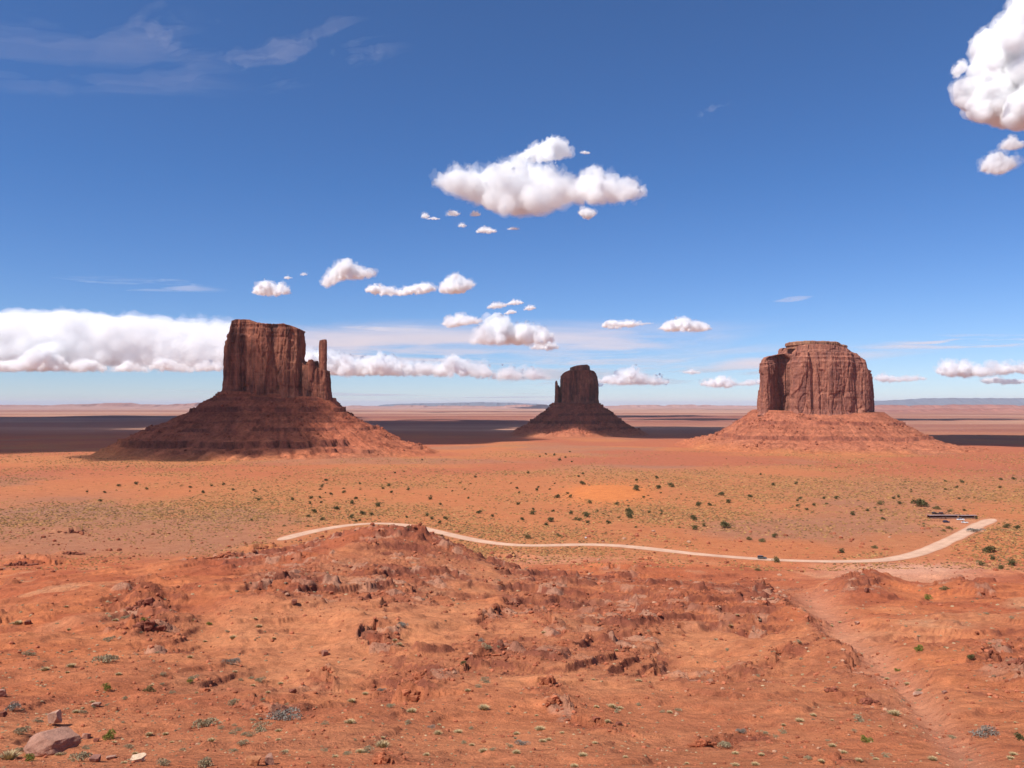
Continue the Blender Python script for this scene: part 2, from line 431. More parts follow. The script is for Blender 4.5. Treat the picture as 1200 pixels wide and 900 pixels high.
def terrain(x, y, full=False):
    x = np.asarray(x, float); y = np.asarray(y, float)
    yc = np.maximum(y, 4.0)
    z = base_z(y)
    pu = 600 + x / yc * F
    pv = 474 - z / yc * F
    near = (1 - ss(330, 440, y))
    # the spur left of the middle that hides a stretch of the road
    cx, cyy = -27.0, 235.0
    sp = 10.0 * np.exp(-(((x - cx) / 46.0) ** 2)) * np.where(y < cyy, np.exp(-((y - cyy) / 95.0) ** 2), np.exp(-((y - cyy) / 42.0) ** 2))
    sp = sp + 7.8 * np.exp(-(((x + 29.0) / np.where(x < -29, 27.0, 16.0)) ** 2) - ((y - 258.0) / 48.0) ** 2)
    sp = sp - 5.0 * np.exp(-(((x + 1.0) / 13.0) ** 2) - ((y - 265.0) / 70.0) ** 2)
    sp = sp + 5.0 * np.exp(-(((x + 75.0) / 40.0) ** 2) - ((y - 210.0) / 70.0) ** 2)
    z = z + sp
    # right-hand hill beside the road, wash below it, grey mound
    z = z + 9.0 * np.exp(-(((x - 325.0) / 60.0) ** 2) - ((y - 450.0) / 75.0) ** 2)
    z = z + 3.8 * blob(pu, pv, 1010, 687, 46, 9)
    wash = np.exp(-((pu - (955 + (pv - 700) * 0.95)) / 26.0) ** 2) * ss(676, 700, pv)
    z = z - wash * np.minimum(2.2, yc * 0.012)
    # orange dune
    dune = blob(pu, pv, 712, 579, 42, 9)
    z = z + 5.0 * dune
    rock = 0
    for (a, b_, c_, d_, s_) in ROCKY: rock = np.maximum(rock, s_ * blob(pu, pv, a, b_, c_, d_))
    smo = np.minimum(wash, 1)
    for (a, b_, c_, d_, s_) in SMOOTH: smo = np.maximum(smo, s_ * blob(pu, pv, a, b_, c_, d_))
    n0 = fbm2(x / 23.0, y / 23.0, 4, 5)
    rock = np.clip(rock * 1.15 + n0 * 0.55 - 0.22 - smo * 0.55, 0, 1) * near * ss(12, 24, y)
    # swells, cut into beds whose broken edges step down
    fade = ss(6, 30, y)
    amp = np.interp(y, [0, 14, 30, 60, 120, 250, 350, 430, 700, 1500, 4000, 12000, 60000], [0.0, .3, .8, 2.0, 3.9, 5.0, 3.6, 1.4, 1.8, 3.5, 7, 12, 18])
    lam = np.interp(y, [0, 20, 60, 120, 250, 430, 900, 3000, 12000, 60000], [5, 7, 14, 25, 40, 70, 150, 420, 1800, 5000])
    # constant wavelengths mixed by depth so that the noise stays continuous
    def multi(seed, lams):
        r = 0; ws = 0
        for L in lams:
            w = np.exp(-(np.log(lam / L) / 0.55) ** 2) + 1e-6
            r = r + w * fbm2(x / L, y / L, 5, seed + int(L)); ws = ws + w * w
        return r / np.sqrt(ws)
    n1 = multi(100, (7, 15, 32, 65, 140, 350, 1000, 3000))
    ht = n1 * amp
    step = np.interp(y, [0, 30, 80, 200, 350], [0.25, 0.35, 0.7, 1.5, 1.8])
    q = (ht + 0.25 * step * fbm2(x / 9.0, y / 9.0, 3, 61)) / step
    fr = q - np.floor(q)
    terr = (np.floor(q) + ss(0.80, 0.97, fr) + 0.10 * fr) * step
    ht = ht * (1 - .65 * smo)
    tm = np.clip(0.45 + 1.0 * rock + 0.7 * n0 - .5 * smo, 0, 1) * near * fade
    z = z + ht * (1 - tm) + terr * tm
    riser = (ss(0.76, 0.82, fr) * (1 - ss(0.96, 1.0, fr))) * tm
    # ledges: the ground steps up behind each broken edge and eases back down beyond it
    for (x0, y0, cs_, sn_, L_, H_) in LEDGE_W:
        R_ = L_ * 1.6 + H_ * 8
        near_l = (np.abs(x - x0) < R_) & (np.abs(y - y0) < R_)
        if near_l.any():
            dx = x[near_l] - x0; dy = y[near_l] - y0
            s_ = dx * cs_ + dy * sn_; t_ = -dx * sn_ + dy * cs_
            lat = np.exp(-(s_ / (L_ * .48)) ** 4)
            t_ = t_ + .12 * L_ * vn2(s_ / (L_ * .25), 0 * s_ + x0, 71)
            z[near_l] += H_ * lat * ss(-.05 * H_, .35 * H_, t_) * np.exp(-np.maximum(t_, 0) / (H_ * 2.5 + L_ * .35))
    for i_, (P_, H_, m_) in enumerate(RIDGE_W):
        pad = H_ * 14
        nl = (x > P_[:, 0].min() - pad) & (x < P_[:, 0].max() + pad) & (y > P_[:, 1].min() - pad) & (y < P_[:, 1].max() + pad)
        if not nl.any(): continue
        xs = x[nl]; ys_ = y[nl]
        xs = xs + 1.6 * H_ * vn2(x[nl] / (H_ * 3.2), y[nl] / (H_ * 3.2), 51) + .6 * H_ * vn2(x[nl] / (H_ * 1.1), y[nl] / (H_ * 1.1), 53); ys_ = ys_ + 1.6 * H_ * vn2(x[nl] / (H_ * 3.2), y[nl] / (H_ * 3.2), 52) + .6 * H_ * vn2(x[nl] / (H_ * 1.1), y[nl] / (H_ * 1.1), 54)
        T_ = np.gradient(P_, axis=0); T_ /= np.linalg.norm(T_, axis=1)[:, None] + 1e-9
        d2 = np.full(xs.shape, 1e9); sd = np.zeros(xs.shape); fr_ = np.zeros(xs.shape)
        for j in range(len(P_)):
            ax = xs - P_[j, 0]; ay = ys_ - P_[j, 1]; dd = ax * ax + ay * ay
            c_ = dd < d2
            d2 = np.where(c_, dd, d2); sd = np.where(c_, T_[j, 0] * ay - T_[j, 1] * ax, sd); fr_ = np.where(c_, j / (len(P_) - 1), fr_)
        dist = np.sqrt(d2); t_ = np.sign(sd) * dist
        side = 1.0 if T_[len(T_) // 2, 0] >= 0 else -1.0
        t_ = t_ * side
        endf = ss(0, .12, fr_) * (1 - ss(.88, 1, fr_)) * np.exp(-np.maximum(dist - np.abs(sd), 0) / H_)
        rise = H_ * endf * (.75 + .5 * vn2(fr_ * 9, 0 * fr_ + i_, 55)) * ss(-.10 * H_, .28 * H_, t_) * np.exp(-np.maximum(t_, 0) / (H_ * 5))
        z[nl] += rise
        rk = endf * np.exp(-((t_ + .9 * H_) / (2.0 * H_)) ** 2)
        rock[nl] = np.maximum(rock[nl], np.clip(rk * .95, 0, 1) * near[nl])
    # crumbled rock
    px_m = yc / F
    sel = rock > 0.03
    w = np.zeros_like(z); cidm = np.zeros_like(z)
    if sel.any():
        xs = x[sel]; ys = y[sel]; r_ = rock[sel]
        jx = xs + 0.6 * vn2(xs / 2.1, ys / 2.1, 31); jy = ys + 0.6 * vn2(xs / 2.1, ys / 2.1, 32)
        a1, a2, c1 = worley2(jx / 2.6, jy / 3.2, 3)
        b1, b2, c2 = worley2(jx / 0.95, jy / 1.1, 4)
        k = np.interp(ys, [15, 60, 200, 350], [.25, .55, 1.0, 1.2])
        big = np.where(c1 > .45, (c1 - .25) * np.minimum(1, (a2 - a1) * 2.6), 0) * .8
        sml = np.where(c2 > .5, (c2 - .3) * np.minimum(1, (b2 - b1) * 2.8), 0) * 0.55
        w[sel] = (big * ss(.15, .7, r_) + sml * ss(.05, .5, r_)) * k
        cidm[sel] = c1
    z = z + w
    # fine roughness everywhere
    z = z + fade * (0.05 + 0.10 * near) * fbm2(x / 1.9, y / 1.9, 3, 77) * np.interp(y, [10, 60, 300, 900], [.35, 1, 1.6, 2])
    # road bed and track
    dr = dist_path(x, y, ROAD)
    k = 1 - ss(6.5, 17, dr)
    z = z * (1 - k) + (base_z(y)) * k
    dt = dist_path(x, y, TRACK)
    k2 = 1 - ss(3.5, 9, dt)
    z = z * (1 - k2) + (base_z(y) + 0.4) * k2
    if not full: return z
    return z, dict(pu=pu, pv=pv, rock=rock, smo=smo, wash=wash, dune=dune, riser=riser, n0=n0, w=w, dr=dr, near=near, cid=cidm, n1=n1)

def lerp(a, b, t): return a + (np.asarray(b) - a) * np.asarray(t)[..., None]

def terrain_color(x, y, A):
    sh = x.shape
    c = np.broadcast_to(np.array([0.460, 0.143, 0.058]), sh + (3,)).copy()
    big = fbm2(x / 60.0, y / 60.0, 4, 201); mid = fbm2(x / 11.0, y / 11.0, 4, 202); fine = fbm2(x / 2.4, y / 2.4, 3, 203)
    near = A['near']
    c = lerp(c, (0.36, 0.098, 0.043), ss(-0.10, 0.4, mid) * 0.9)
    c = lerp(c, (0.33, 0.086, 0.040), ss(-0.05, 0.35, fbm2(x / 34.0, y / 34.0, 4, 209)) * near * .75 * (1 - A['smo'] * .8))
    c = lerp(c, (0.50, 0.20, 0.092), ss(0.1, 0.55, big) * 0.8)
    c = lerp(c, (0.50, 0.235, 0.12), ss(0.25, 0.6, fbm2(x / 17.0, y / 26.0, 4, 207)) * 0.75 * near)
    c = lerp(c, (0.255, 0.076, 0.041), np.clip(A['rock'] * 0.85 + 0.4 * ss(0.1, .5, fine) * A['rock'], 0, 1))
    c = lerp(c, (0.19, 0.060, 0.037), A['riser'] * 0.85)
    chip = ss(0.80, 0.93, A['cid']) * ss(0.2, 0.5, A['rock'])
    c = lerp(c, (0.44, 0.24, 0.155), chip * 0.55)
    c = lerp(c, (0.50, 0.215, 0.125), np.clip(A['wash'], 0, 1) * 0.7)
    pu, pv = A['pu'], A['pv']
    pink = np.maximum(np.maximum(blob(pu, pv, 1060, 668, 90, 8), blob(pu, pv, 1120, 614, 46, 7)), blob(pu, pv, 640, 652, 90, 7) * .7)
    c = lerp(c, (0.55, 0.27, 0.17), np.clip(pink * 1.1, 0, 1))
    c = c * 1.07
    # the plain: orange sand under dry yellow grass, grey-violet gravel
    plain = ss(395, 460, y)
    pn = fbm2(x / 130.0, y / 170.0, 5, 301); pg = fbm2(x / 240.0 + 9, y / 300.0, 4, 303); ps = fbm2(x / 5.0, y / 12.0, 3, 305)
    cp = np.broadcast_to(np.array([0.47, 0.160, 0.066]), sh + (3,)).copy()
    veg = np.clip(0.42 + 0.95 * pn + 0.35 * blob(pu, pv, 900, 570, 260, 30) + 0.25 * blob(pu, pv, 300, 590, 200, 30), 0, 1)
    veg = veg * (1 - A['dune'])
    cp = lerp(cp, (0.385, 0.177, 0.070), veg * np.clip(0.62 + 0.8 * ps, 0, 1) * 0.92)
    grey = ss(0.10, 0.42, pg) * 0.75 + 0.5 * blob(pu, pv, 1050, 575, 130, 18) + 0.6 * blob(pu, pv, 730, 545, 130, 8) + .5 * blob(pu, pv, 60, 590, 120, 14)
    cp = lerp(cp, (0.285, 0.145, 0.095), np.clip(grey, 0, 1) * 0.7)
    cp = lerp(cp, (0.58, 0.190, 0.060), np.clip(A['dune'] * 2.0, 0, 1))
    red = ss(900, 1300, y) * ss(-0.35, 0.15, fbm2(x / 300, y / 300, 3, 311)) * (1 - ss(2600, 3600, y))
    cp = lerp(cp, (0.40, 0.120, 0.060), red * 0.85)
    c = lerp(c, cp, plain)
    c = lerp(c, (0.54, 0.215, 0.105), np.clip(blob(pu, pv, 1122, 613, 40, 6) * 1.2 + .5 * np.exp(-(A['dr'] / 11.0) ** 2), 0, 1) * .7)
    # the wide valley behind: level bands of brick, rose and pale sand
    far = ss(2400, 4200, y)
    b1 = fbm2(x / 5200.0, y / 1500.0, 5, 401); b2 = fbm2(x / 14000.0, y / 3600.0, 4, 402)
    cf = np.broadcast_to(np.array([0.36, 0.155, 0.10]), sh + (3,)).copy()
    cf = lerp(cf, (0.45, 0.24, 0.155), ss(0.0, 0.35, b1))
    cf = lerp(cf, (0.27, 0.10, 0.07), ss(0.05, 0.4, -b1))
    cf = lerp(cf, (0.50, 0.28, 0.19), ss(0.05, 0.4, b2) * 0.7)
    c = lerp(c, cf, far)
    return c

rows_px = np.concatenate([np.linspace(935, 500, 900), np.linspace(499.6, 474.95, 120)])
ys = plan_y(rows_px)
ys = np.unique(np.round(ys, 4))
extra = np.array([-4000, -1500, -500, -150, -50, -15, -4, 0, 2, 4, 6, 8.0])
# extra rows where the slope tips away, so that near faces stay sharp
ys = np.concatenate([extra, ys[ys > 8.5], [70000, 80000]])
ys = np.unique(ys)
d = np.diff(ys); lim = np.clip(ys[:-1] * 0.006, 0.10, None)
more = [ys]
for i in np.where((d > lim * 1.0) & (ys[:-1] > 9) & (ys[:-1] < 400))[0]:
    k = int(np.ceil(d[i] / lim[i])); more.append(ys[i] + d[i] * np.arange(1, k) / k)
ys = np.unique(np.concatenate(more))
us = np.linspace(-0.78, 0.78, 1420)
side = 0.78 * np.geomspace(1.02, 500, 36)
us = np.concatenate([-side[::-1], us, side])
Y = np.repeat(ys[:, None], len(us), 1)
W = np.maximum(Y, 9.0)
X = us[None, :] * W
lim = 82000 + np.abs(us[None, :]) * 5
X = np.where(np.abs(X) > lim, np.sign(X) * lim, X)
Z, A = terrain(X, Y, True)
gm = mesh_np('ground', np.stack([X, Y, Z], -1), grid_quads(*X.shape), None, True, M_GROUND)
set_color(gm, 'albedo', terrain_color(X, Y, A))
struct(obj('ground', gm))
print('ground', X.shape)

GX, GYS = us, ys
def on_ground(pxs, pys):
    """where the line of sight through picture points first meets the built ground"""
    pxs = np.asarray(pxs, float); pys = np.asarray(pys, float)
    u = (pxs - 600) / F; v = (450 - pys) / F
    c, s = math.cos(PITCH), math.sin(PITCH)
    slope = (s + v * c) / (c - v * s); uu = u / (c - v * s)
    t = np.geomspace(10, 6000, 1400)
    out = np.zeros((len(pxs), 3))
    for a in range(0, len(pxs), 250):
        b_ = min(a + 250, len(pxs))
        yy = np.repeat(t[None, :], b_ - a, 0); xx = uu[a:b_, None] * yy
        zz = terrain(xx, yy)
        hit = zz >= slope[a:b_, None] * yy
        i = np.argmax(hit, 1); i = np.where(hit.any(1), i, len(t) - 1)
        r = np.arange(b_ - a)
        out[a:b_] = np.stack([xx[r, i], yy[r, i], zz[r, i]], 1)
    return out

# ------------------------------------------------------------------ road
def ribbon(name, P, half, lift, mat, wob=0.12):
    T = np.gradient(P, axis=0); T /= np.linalg.norm(T, axis=1)[:, None]
    Nn = np.stack([-T[:, 1], T[:, 0]], 1)
    ks = np.linspace(-1, 1, 9)
    s = np.arange(len(P))
    end = np.sqrt(np.clip(np.minimum(s, len(P) - 1 - s) / 7.0, .02, 1))
    wl = end * (1 + 1.6 * wob * fbm2(s / 9.0, s * 0, 3, 91)); wr = end * (1 + 1.6 * wob * fbm2(s / 9.0, s * 0 + 7, 3, 92))
    V = []
    for k in ks:
        w = half * np.where(k < 0, wl, wr) * k
        q = P + Nn * w[:, None]
        z = terrain(q[:, 0], q[:, 1]) + lift - 0.10 * (abs(k) > .9)
        V.append(np.stack([q[:, 0], q[:, 1], z], 1))
    V = np.stack(V, 1)
    me = mesh_np(name, V, grid_quads(V.shape[0], V.shape[1]), None, True, mat)
    r = np.broadcast_to(np.array([0.58, 0.36, 0.245]), V.shape).copy()
    rut = np.exp(-((np.abs(ks) - 0.42) / 0.2) ** 2)[None, :, None]
    r = r * (1 + 0.09 * rut) * (1 + 0.10 * fbm2(V[..., 0] / 14.0, V[..., 1] / 14.0, 3, 93)[..., None])
    edge = (np.abs(ks) > 0.8)[None, :, None]
    r = np.where(edge, r * 0.45 + np.array([0.50, 0.22, 0.125]) * 0.55, r)
    set_color(me, 'albedo', r)
    return me
M_ROAD = earth_material('graded_dirt', 0.10, 0.03)
struct(obj('road', ribbon('road', ROAD, 5.2, 0.18, M_ROAD)))
struct(obj('track', ribbon('track', TRACK, 2.2, 0.14, M_ROAD)))

# ------------------------------------------------------------------ buttes
def close_spline(P, n):
    """a closed outline resampled to n points, corners eased"""
    P = np.asarray(P, float)
    Q = np.concatenate([P, P[:1]])
    d = np.concatenate([[0], np.cumsum(np.hypot(*np.diff(Q, axis=0).T))])
    s = np.linspace(0, d[-1], n, endpoint=False)
    R = np.stack([np.interp(s, d, Q[:, 0]), np.interp(s, d, Q[:, 1])], 1)
    k = max(3, n // 160) | 1
    ker = np.ones(k) / k
    for _ in range(2):
        E = np.concatenate([R[-k:], R, R[:k]])
        R = np.stack([np.convolve(E[:, 0], ker, 'same'), np.convolve(E[:, 1], ker, 'same')], 1)[k:-k]
    return R

def tower(name, outline, zb, top, mat, parent, n=520, m=110, flute=1.0, setback=None, seed=0, dome=3.0, scale=1.0):
    """a cliff: walls that rise round a plan outline to a top line given per x, closed by a rough top"""
    R = close_spline(outline, n)
    c = R.mean(0)
    T = np.roll(R, -1, 0) - np.roll(R, 1, 0); T /= np.linalg.norm(T, axis=1)[:, None] + 1e-9
    Nn = np.stack([T[:, 1], -T[:, 0]], 1)
    if np.sum((R - c) * Nn) < 0: Nn = -Nn
    topz = np.array([top(a) for a in R[:, 0]])
    t = np.linspace(0, 1, m)
    Zr = zb + t[:, None] * (topz[None, :] - zb)
    Xr = np.repeat(R[None, :, 0], m, 0); Yr = np.repeat(R[None, :, 1], m, 0)
    k = 1.0 / scale
    # vertical ribs, joints and hanging slabs
    f = 6.5 * fbm3(Xr * k / 34, Yr * k / 34, Zr * k / 260, 2, seed + 1)
    f += 3.6 * fbm3(Xr * k / 13, Yr * k / 13, Zr * k / 120, 2, seed + 2)
    f += 1.5 * fbm3(Xr * k / 5.0, Yr * k / 5.0, Zr * k / 45, 2, seed + 3)
    f += 1.1 * fbm3(Xr * k / 6.0, Yr * k / 6.0, Zr * k / 7, 3, seed + 4)
    joint = np.abs(vn3(Xr * k / 17, Yr * k / 17, Zr * k / 400, seed + 5))
    f -= 5.0 * (1 - ss(0, 0.12, joint)) * (0.45 + 0.55 * vn3(Xr * k / 60, Yr * k / 60, Zr * k / 70, seed + 6))
    slab = vn3(Xr * k / 22, Yr * k / 22, Zr * k / 60, seed + 7)
    f += 2.6 * ss(0.18, 0.26, slab) - 2.2 * ss(0.25, 0.33, -slab)
    # level beds near foot and rim
    bed = fbm2(Zr * k / 4.5, 0 * Zr + seed, 3, seed + 8)
    f += (0.5 + 2.4 * ss(0.86, 0.97, t)[:, None] + 1.2 * (1 - ss(0.02, 0.12, t))[:, None]) * bed
    arc = np.concatenate([[0], np.cumsum(np.hypot(*np.diff(R, axis=0).T))])[None, :] * k + 0 * Zr
    for (ls, lz, am) in ((26, 170, 3.8), (11, 75, 1.6), (5.5, 28, .6)):
        g1, g2, gc = worley2(arc / ls + .25 * vn2(arc / ls, Zr * k / lz, seed + 14), Zr * k / lz + .2 * vn2(arc / ls * 2, Zr * k / lz, seed + 15) + 3.3, seed + int(ls))
        f += am * (gc - .5) - am * .55 * (1 - ss(0, .10, g2 - g1))
    f = f * flute * scale
    if setback is not None: f = f - np.interp(t, setback[0], setback[1])[:, None]
    f = f * np.minimum(1, 1.0)
    Xw = Xr + Nn[None, :, 0] * f; Yw = Yr + Nn[None, :, 1] * f
    Zw = Zr + scale * 1.6 * fbm3(Xw * k / 9, Yw * k / 9, 0 * Zr, 3, seed + 9) * t[:, None] ** 6
    rows = [np.stack([Xw, Yw, Zw], -1)]
    last = rows[0][-1]; cc = np.array([last[:, 0].mean(), last[:, 1].mean()])
    caps = []
    for s in (0.985, 0.95, 0.88, 0.78, 0.64, 0.48, 0.32, 0.16, 0.03):
        x = cc[0] + (last[:, 0] - cc[0]) * s; y = cc[1] + (last[:, 1] - cc[1]) * s
        z = last[:, 2] * s ** .6 + (1 - s ** .6) * last[:, 2].mean()
        z = np.where(s > .5, np.array([top(a) for a in x]), z) + dome * (1 - s) * (1 if s > .5 else .6)
        z = z + scale * 1.5 * fbm2(x * k / 8, y * k / 8, 3, seed + 10)
        caps.append(np.stack([x, y, z], 1))
    V = np.concatenate([rows[0], np.stack(caps)], 0)
    me = mesh_np(name, V, grid_quads(V.shape[0], n, True), None, True, mat)
    o = obj(name, me); o.parent = parent
    return o, R

def talus(name, parent, center, outline, prof_l, prof_r, prof_f, ground, seed=0, ledges=(), n=720, m=150, colors=None, scale=1.0):
    """the scree skirt: falls from the cliff foot to the plain, with hard beds standing out as level ledges"""
    R = close_spline(outline, n)
    C = np.array(center)
    dirs = R - C; rad = np.linalg.norm(dirs, axis=1); dirs /= rad[:, None]
    wl = np.clip(-dirs[:, 0], 0, 1) ** 2; wr = np.clip(dirs[:, 0], 0, 1) ** 2; wf = 1 - wl - wr
    q = np.concatenate([[-0.12, -0.05], np.linspace(0, 1, m) ** 1.15])
    def P(p, off): return np.interp(off, p[:, 0], p[:, 1])
    L = wl * prof_l[-1, 0] + wr * prof_r[-1, 0] + wf * prof_f[-1, 0]
    off = q[:, None] * L[None, :]
    z = wl * P(prof_l, off) + wr * P(prof_r, off) + wf * P(prof_f, off)
    x = C[0] + dirs[:, 0] * (rad + off); y = C[1] + dirs[:, 1] * (rad + off)
    fade = np.clip(q, 0, 1)[:, None]
    edge = ss(0, .1, fade) * (1 - ss(.85, 1, fade))
    gl = fbm2(x / (38 * scale), y / (38 * scale), 4, seed) ; g2 = fbm2(x / (12 * scale), y / (12 * scale), 4, seed + 3)
    ang = np.arctan2(dirs[:, 1], dirs[:, 0])[None, :] + 0 * x
    gul = np.abs(fbm2(ang * 9, off / (160 * scale), 3, seed + 5))
    g3 = fbm2(x / (4.5 * scale), y / (4.5 * scale), 3, seed + 4)
    z = z + scale * edge * (5.0 * gl + 2.8 * g2 + 1.1 * g3 - 5.0 * (1 - ss(0, .22, gul)) * ss(.08, .35, fade))
    # ledges
    led = np.zeros_like(z)
    for (lz, hh, st) in ledges:
        zz = lz + scale * 3.0 * fbm2(x / (70 * scale), y / (70 * scale), 2, seed + 8)
        mask = ss(-.30, .05, fbm2(ang * 4, 0 * z + lz, 3, seed + int(abs(lz)) + 11)) * min(1, st * 1.3)
        tt = np.clip((z - (zz - hh)) / (2 * hh), 0, 1)
        stp = ss(.40, .52, tt + .10 * g2)
        inside = (z > zz - hh) & (z < zz + hh)
        zn = zz - hh + 2 * hh * stp
        z = np.where(inside, z * (1 - mask) + zn * mask, z)
        led = np.maximum(led, np.where(inside, mask * np.exp(-((tt - .46) / .24) ** 2), 0))
    g = terrain(x, y)
    k = ss(.80, 1.0, fade)
    z = z * (1 - k) + (g - 3.0 * k) * k
    z = np.maximum(z, g - 3.0 * ss(.5, 1, fade) - 1.0)
    me = mesh_np(name, np.stack([x, y, z], -1), grid_quads(len(q), n, True), None, True, M_TALUS)
    hi, lo, dark = colors
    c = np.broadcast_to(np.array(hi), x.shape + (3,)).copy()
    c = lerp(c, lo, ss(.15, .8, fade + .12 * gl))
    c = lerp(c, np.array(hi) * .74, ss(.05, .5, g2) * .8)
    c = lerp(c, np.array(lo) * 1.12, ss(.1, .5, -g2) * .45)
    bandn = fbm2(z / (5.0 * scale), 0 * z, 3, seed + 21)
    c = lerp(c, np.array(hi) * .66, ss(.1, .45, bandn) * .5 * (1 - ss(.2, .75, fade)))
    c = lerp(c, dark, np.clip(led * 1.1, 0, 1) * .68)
    gc = terrain_color(x, y, terrain(x, y, True)[1])
    kk = ss(.62, .98, fade)[..., None]
    c = c * (1 - kk) + gc * kk
    set_color(me, 'albedo', c)
    o = obj(name, me); o.parent = parent
    TALUS_PTS.append((parent, x, y, z, fade, led, c))
    return o
TALUS_PTS = []

def outline_px(pts, D, dx=0):
    """plan outline from (picture x, depth in metres behind the front) at distance D"""
    return np.array([((p - 600) / F * (D + q_), D + q_) for p, q_ in pts])

def topline(pts, D):
    xs = np.array([at_depth(p, q_, D)[0] for p, q_ in pts]); zs = np.array([at_depth(p, q_, D)[2] for p, q_ in pts])
    return lambda a: float(np.interp(a, xs, zs))

def silhouette(pts, D, edge_px):
    """offset outward and height of a skirt line seen against the sky"""
    r = []
    for p, q_ in pts:
        v = at_depth(p, q_, D); r.append((abs(v[0] - at_depth(edge_px, q_, D)[0]), v[2]))
    return np.array(r)

def super_outline(x0, x1, y0, y1, n=64, e=4.0):
    a = np.linspace(0, 2 * np.pi, n, endpoint=False)
    c, s = np.cos(a), np.sin(a)
    return np.stack([(x0 + x1) / 2 + (x1 - x0) / 2 * np.sign(c) * np.abs(c) ** (2 / e),
                     (y0 + y1) / 2 + (y1 - y0) / 2 * np.sign(s) * np.abs(s) ** (2 / e)], 1)

def empty(name, loc):
    o = bpy.data.objects.new(name, None); COL.objects.link(o); o.location = tuple(float(v) for v in loc)
    o.empty_display_size = 5
    return o

def child_at(o, parent):
    """mesh built in world coordinates, parent at its base: keep it where it is"""
    o.parent = parent
    o.matrix_parent_inverse = Matrix.Translation(parent.location).inverted()

# west butte, in cloud shade
D = 1750.0
wm = empty('butte', ((318 - 600) / F * D, D + 60, -108))
thing(wm, 'dark red mitten-shaped butte with a thumb spire on its right, leftmost of three', 'butte', 'sandstone buttes on the plain')
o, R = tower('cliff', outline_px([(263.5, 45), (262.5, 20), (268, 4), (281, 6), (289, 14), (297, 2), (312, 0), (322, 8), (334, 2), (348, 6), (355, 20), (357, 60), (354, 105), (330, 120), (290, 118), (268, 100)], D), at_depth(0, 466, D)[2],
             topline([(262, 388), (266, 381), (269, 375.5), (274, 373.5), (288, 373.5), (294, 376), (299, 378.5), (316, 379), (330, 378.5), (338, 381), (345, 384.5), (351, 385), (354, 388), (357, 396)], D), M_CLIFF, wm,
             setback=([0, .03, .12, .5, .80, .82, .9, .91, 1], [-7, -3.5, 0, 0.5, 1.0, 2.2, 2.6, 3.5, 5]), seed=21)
child_at(o, wm)
o, _ = tower('shoulder', outline_px([(346, 30), (352, 14), (362, 8), (373, 12), (383, 18), (387, 34), (386, 60), (374, 74), (358, 78), (347, 70)], D), at_depth(0, 472, D)[2],
             topline([(346, 420), (356, 428), (358.5, 424), (360, 421.5), (364, 421), (365.5, 427), (369, 430), (373, 432), (380, 434), (383, 438), (386, 447), (388, 455)], D), M_CLIFF, wm,
             n=360, m=70, flute=.6, setback=([0, .06, .3, .6, 1], [-7, -4, -1.5, 1, 3]), seed=33, dome=0)
child_at(o, wm)
o, _ = tower('thumb_spire', outline_px([(374.2, 42), (374.0, 34), (377, 30), (381, 32), (382.5, 40), (381.5, 47), (377, 49)], D), at_depth(0, 446, D)[2],
             topline([(373, 397.5), (375, 396.6), (379, 396.6), (381, 398.5), (383, 401)], D), M_CLIFF, wm, n=96, m=80, flute=.28, setback=([0, .15, .35, .7, .85, .95, 1], [-3.0, -1.2, -.1, .3, .1, .3, 1.0]), seed=41, dome=0)
child_at(o, wm)
cliff_out = super_outline(*(np.array([264, 388.5]) - 600) / F * (D + 50), D + 2, D + 112)
T_HI, T_LO, T_DK = (0.30, 0.088, 0.048), (0.42, 0.135, 0.068), (0.15, 0.048, 0.036)
pl = silhouette([(263, 457), (252, 467), (237, 474), (234, 479), (220, 486), (195, 496), (170, 505), (153, 514), (135, 524), (110, 533)], D, 264)
pr = silhouette([(389, 466), (398, 476), (407, 483.5), (420, 493), (440, 502), (457, 510), (472, 519), (495, 526), (530, 534)], D, 388.5)
pf = np.array([(0, at_depth(0, 461, D)[2]), (18, at_depth(0, 471, D)[2]), (34, at_depth(0, 476, D)[2]), (42, at_depth(0, 484, D)[2]), (80, -36), (130, -62), (165, -76), (178, -88), (240, -101), (300, -108)], float)
ct = ((326 - 600) / F * (D + 50), D + 57)
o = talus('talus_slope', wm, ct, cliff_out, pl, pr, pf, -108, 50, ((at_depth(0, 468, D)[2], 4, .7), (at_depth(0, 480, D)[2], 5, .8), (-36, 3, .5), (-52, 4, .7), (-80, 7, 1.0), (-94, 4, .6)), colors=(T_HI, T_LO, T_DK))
child_at(o, wm)

# east butte, far middle, in cloud shade
D = 3300.0
em = empty('butte', ((676 - 600) / F * D, D + 60, -124))
thing(em, 'small dark butte with a spire on its left, middle and farthest of three', 'butte', 'sandstone buttes on the plain')
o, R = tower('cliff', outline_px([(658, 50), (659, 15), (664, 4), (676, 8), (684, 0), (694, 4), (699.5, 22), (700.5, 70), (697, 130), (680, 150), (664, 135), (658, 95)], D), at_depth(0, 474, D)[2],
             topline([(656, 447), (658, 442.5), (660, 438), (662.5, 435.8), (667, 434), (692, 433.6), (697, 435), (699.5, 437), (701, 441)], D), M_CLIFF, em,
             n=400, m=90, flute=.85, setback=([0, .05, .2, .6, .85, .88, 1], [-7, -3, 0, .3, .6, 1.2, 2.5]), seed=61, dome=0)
child_at(o, em)
o, _ = tower('cap_rock', outline_px([(668, 60), (671, 36), (680, 26), (689, 30), (692, 55), (690, 95), (678, 110), (670, 95)], D), at_depth(0, 436, D)[2],
             topline([(666, 432), (669.5, 430.2), (674, 428.6), (680, 427.3), (689, 426.8), (692, 428)], D), M_CLIFF, em, n=200, m=30, flute=.5, setback=([0, .5, 1], [0, 0, 1.5]), seed=67, dome=0)
child_at(o, em)
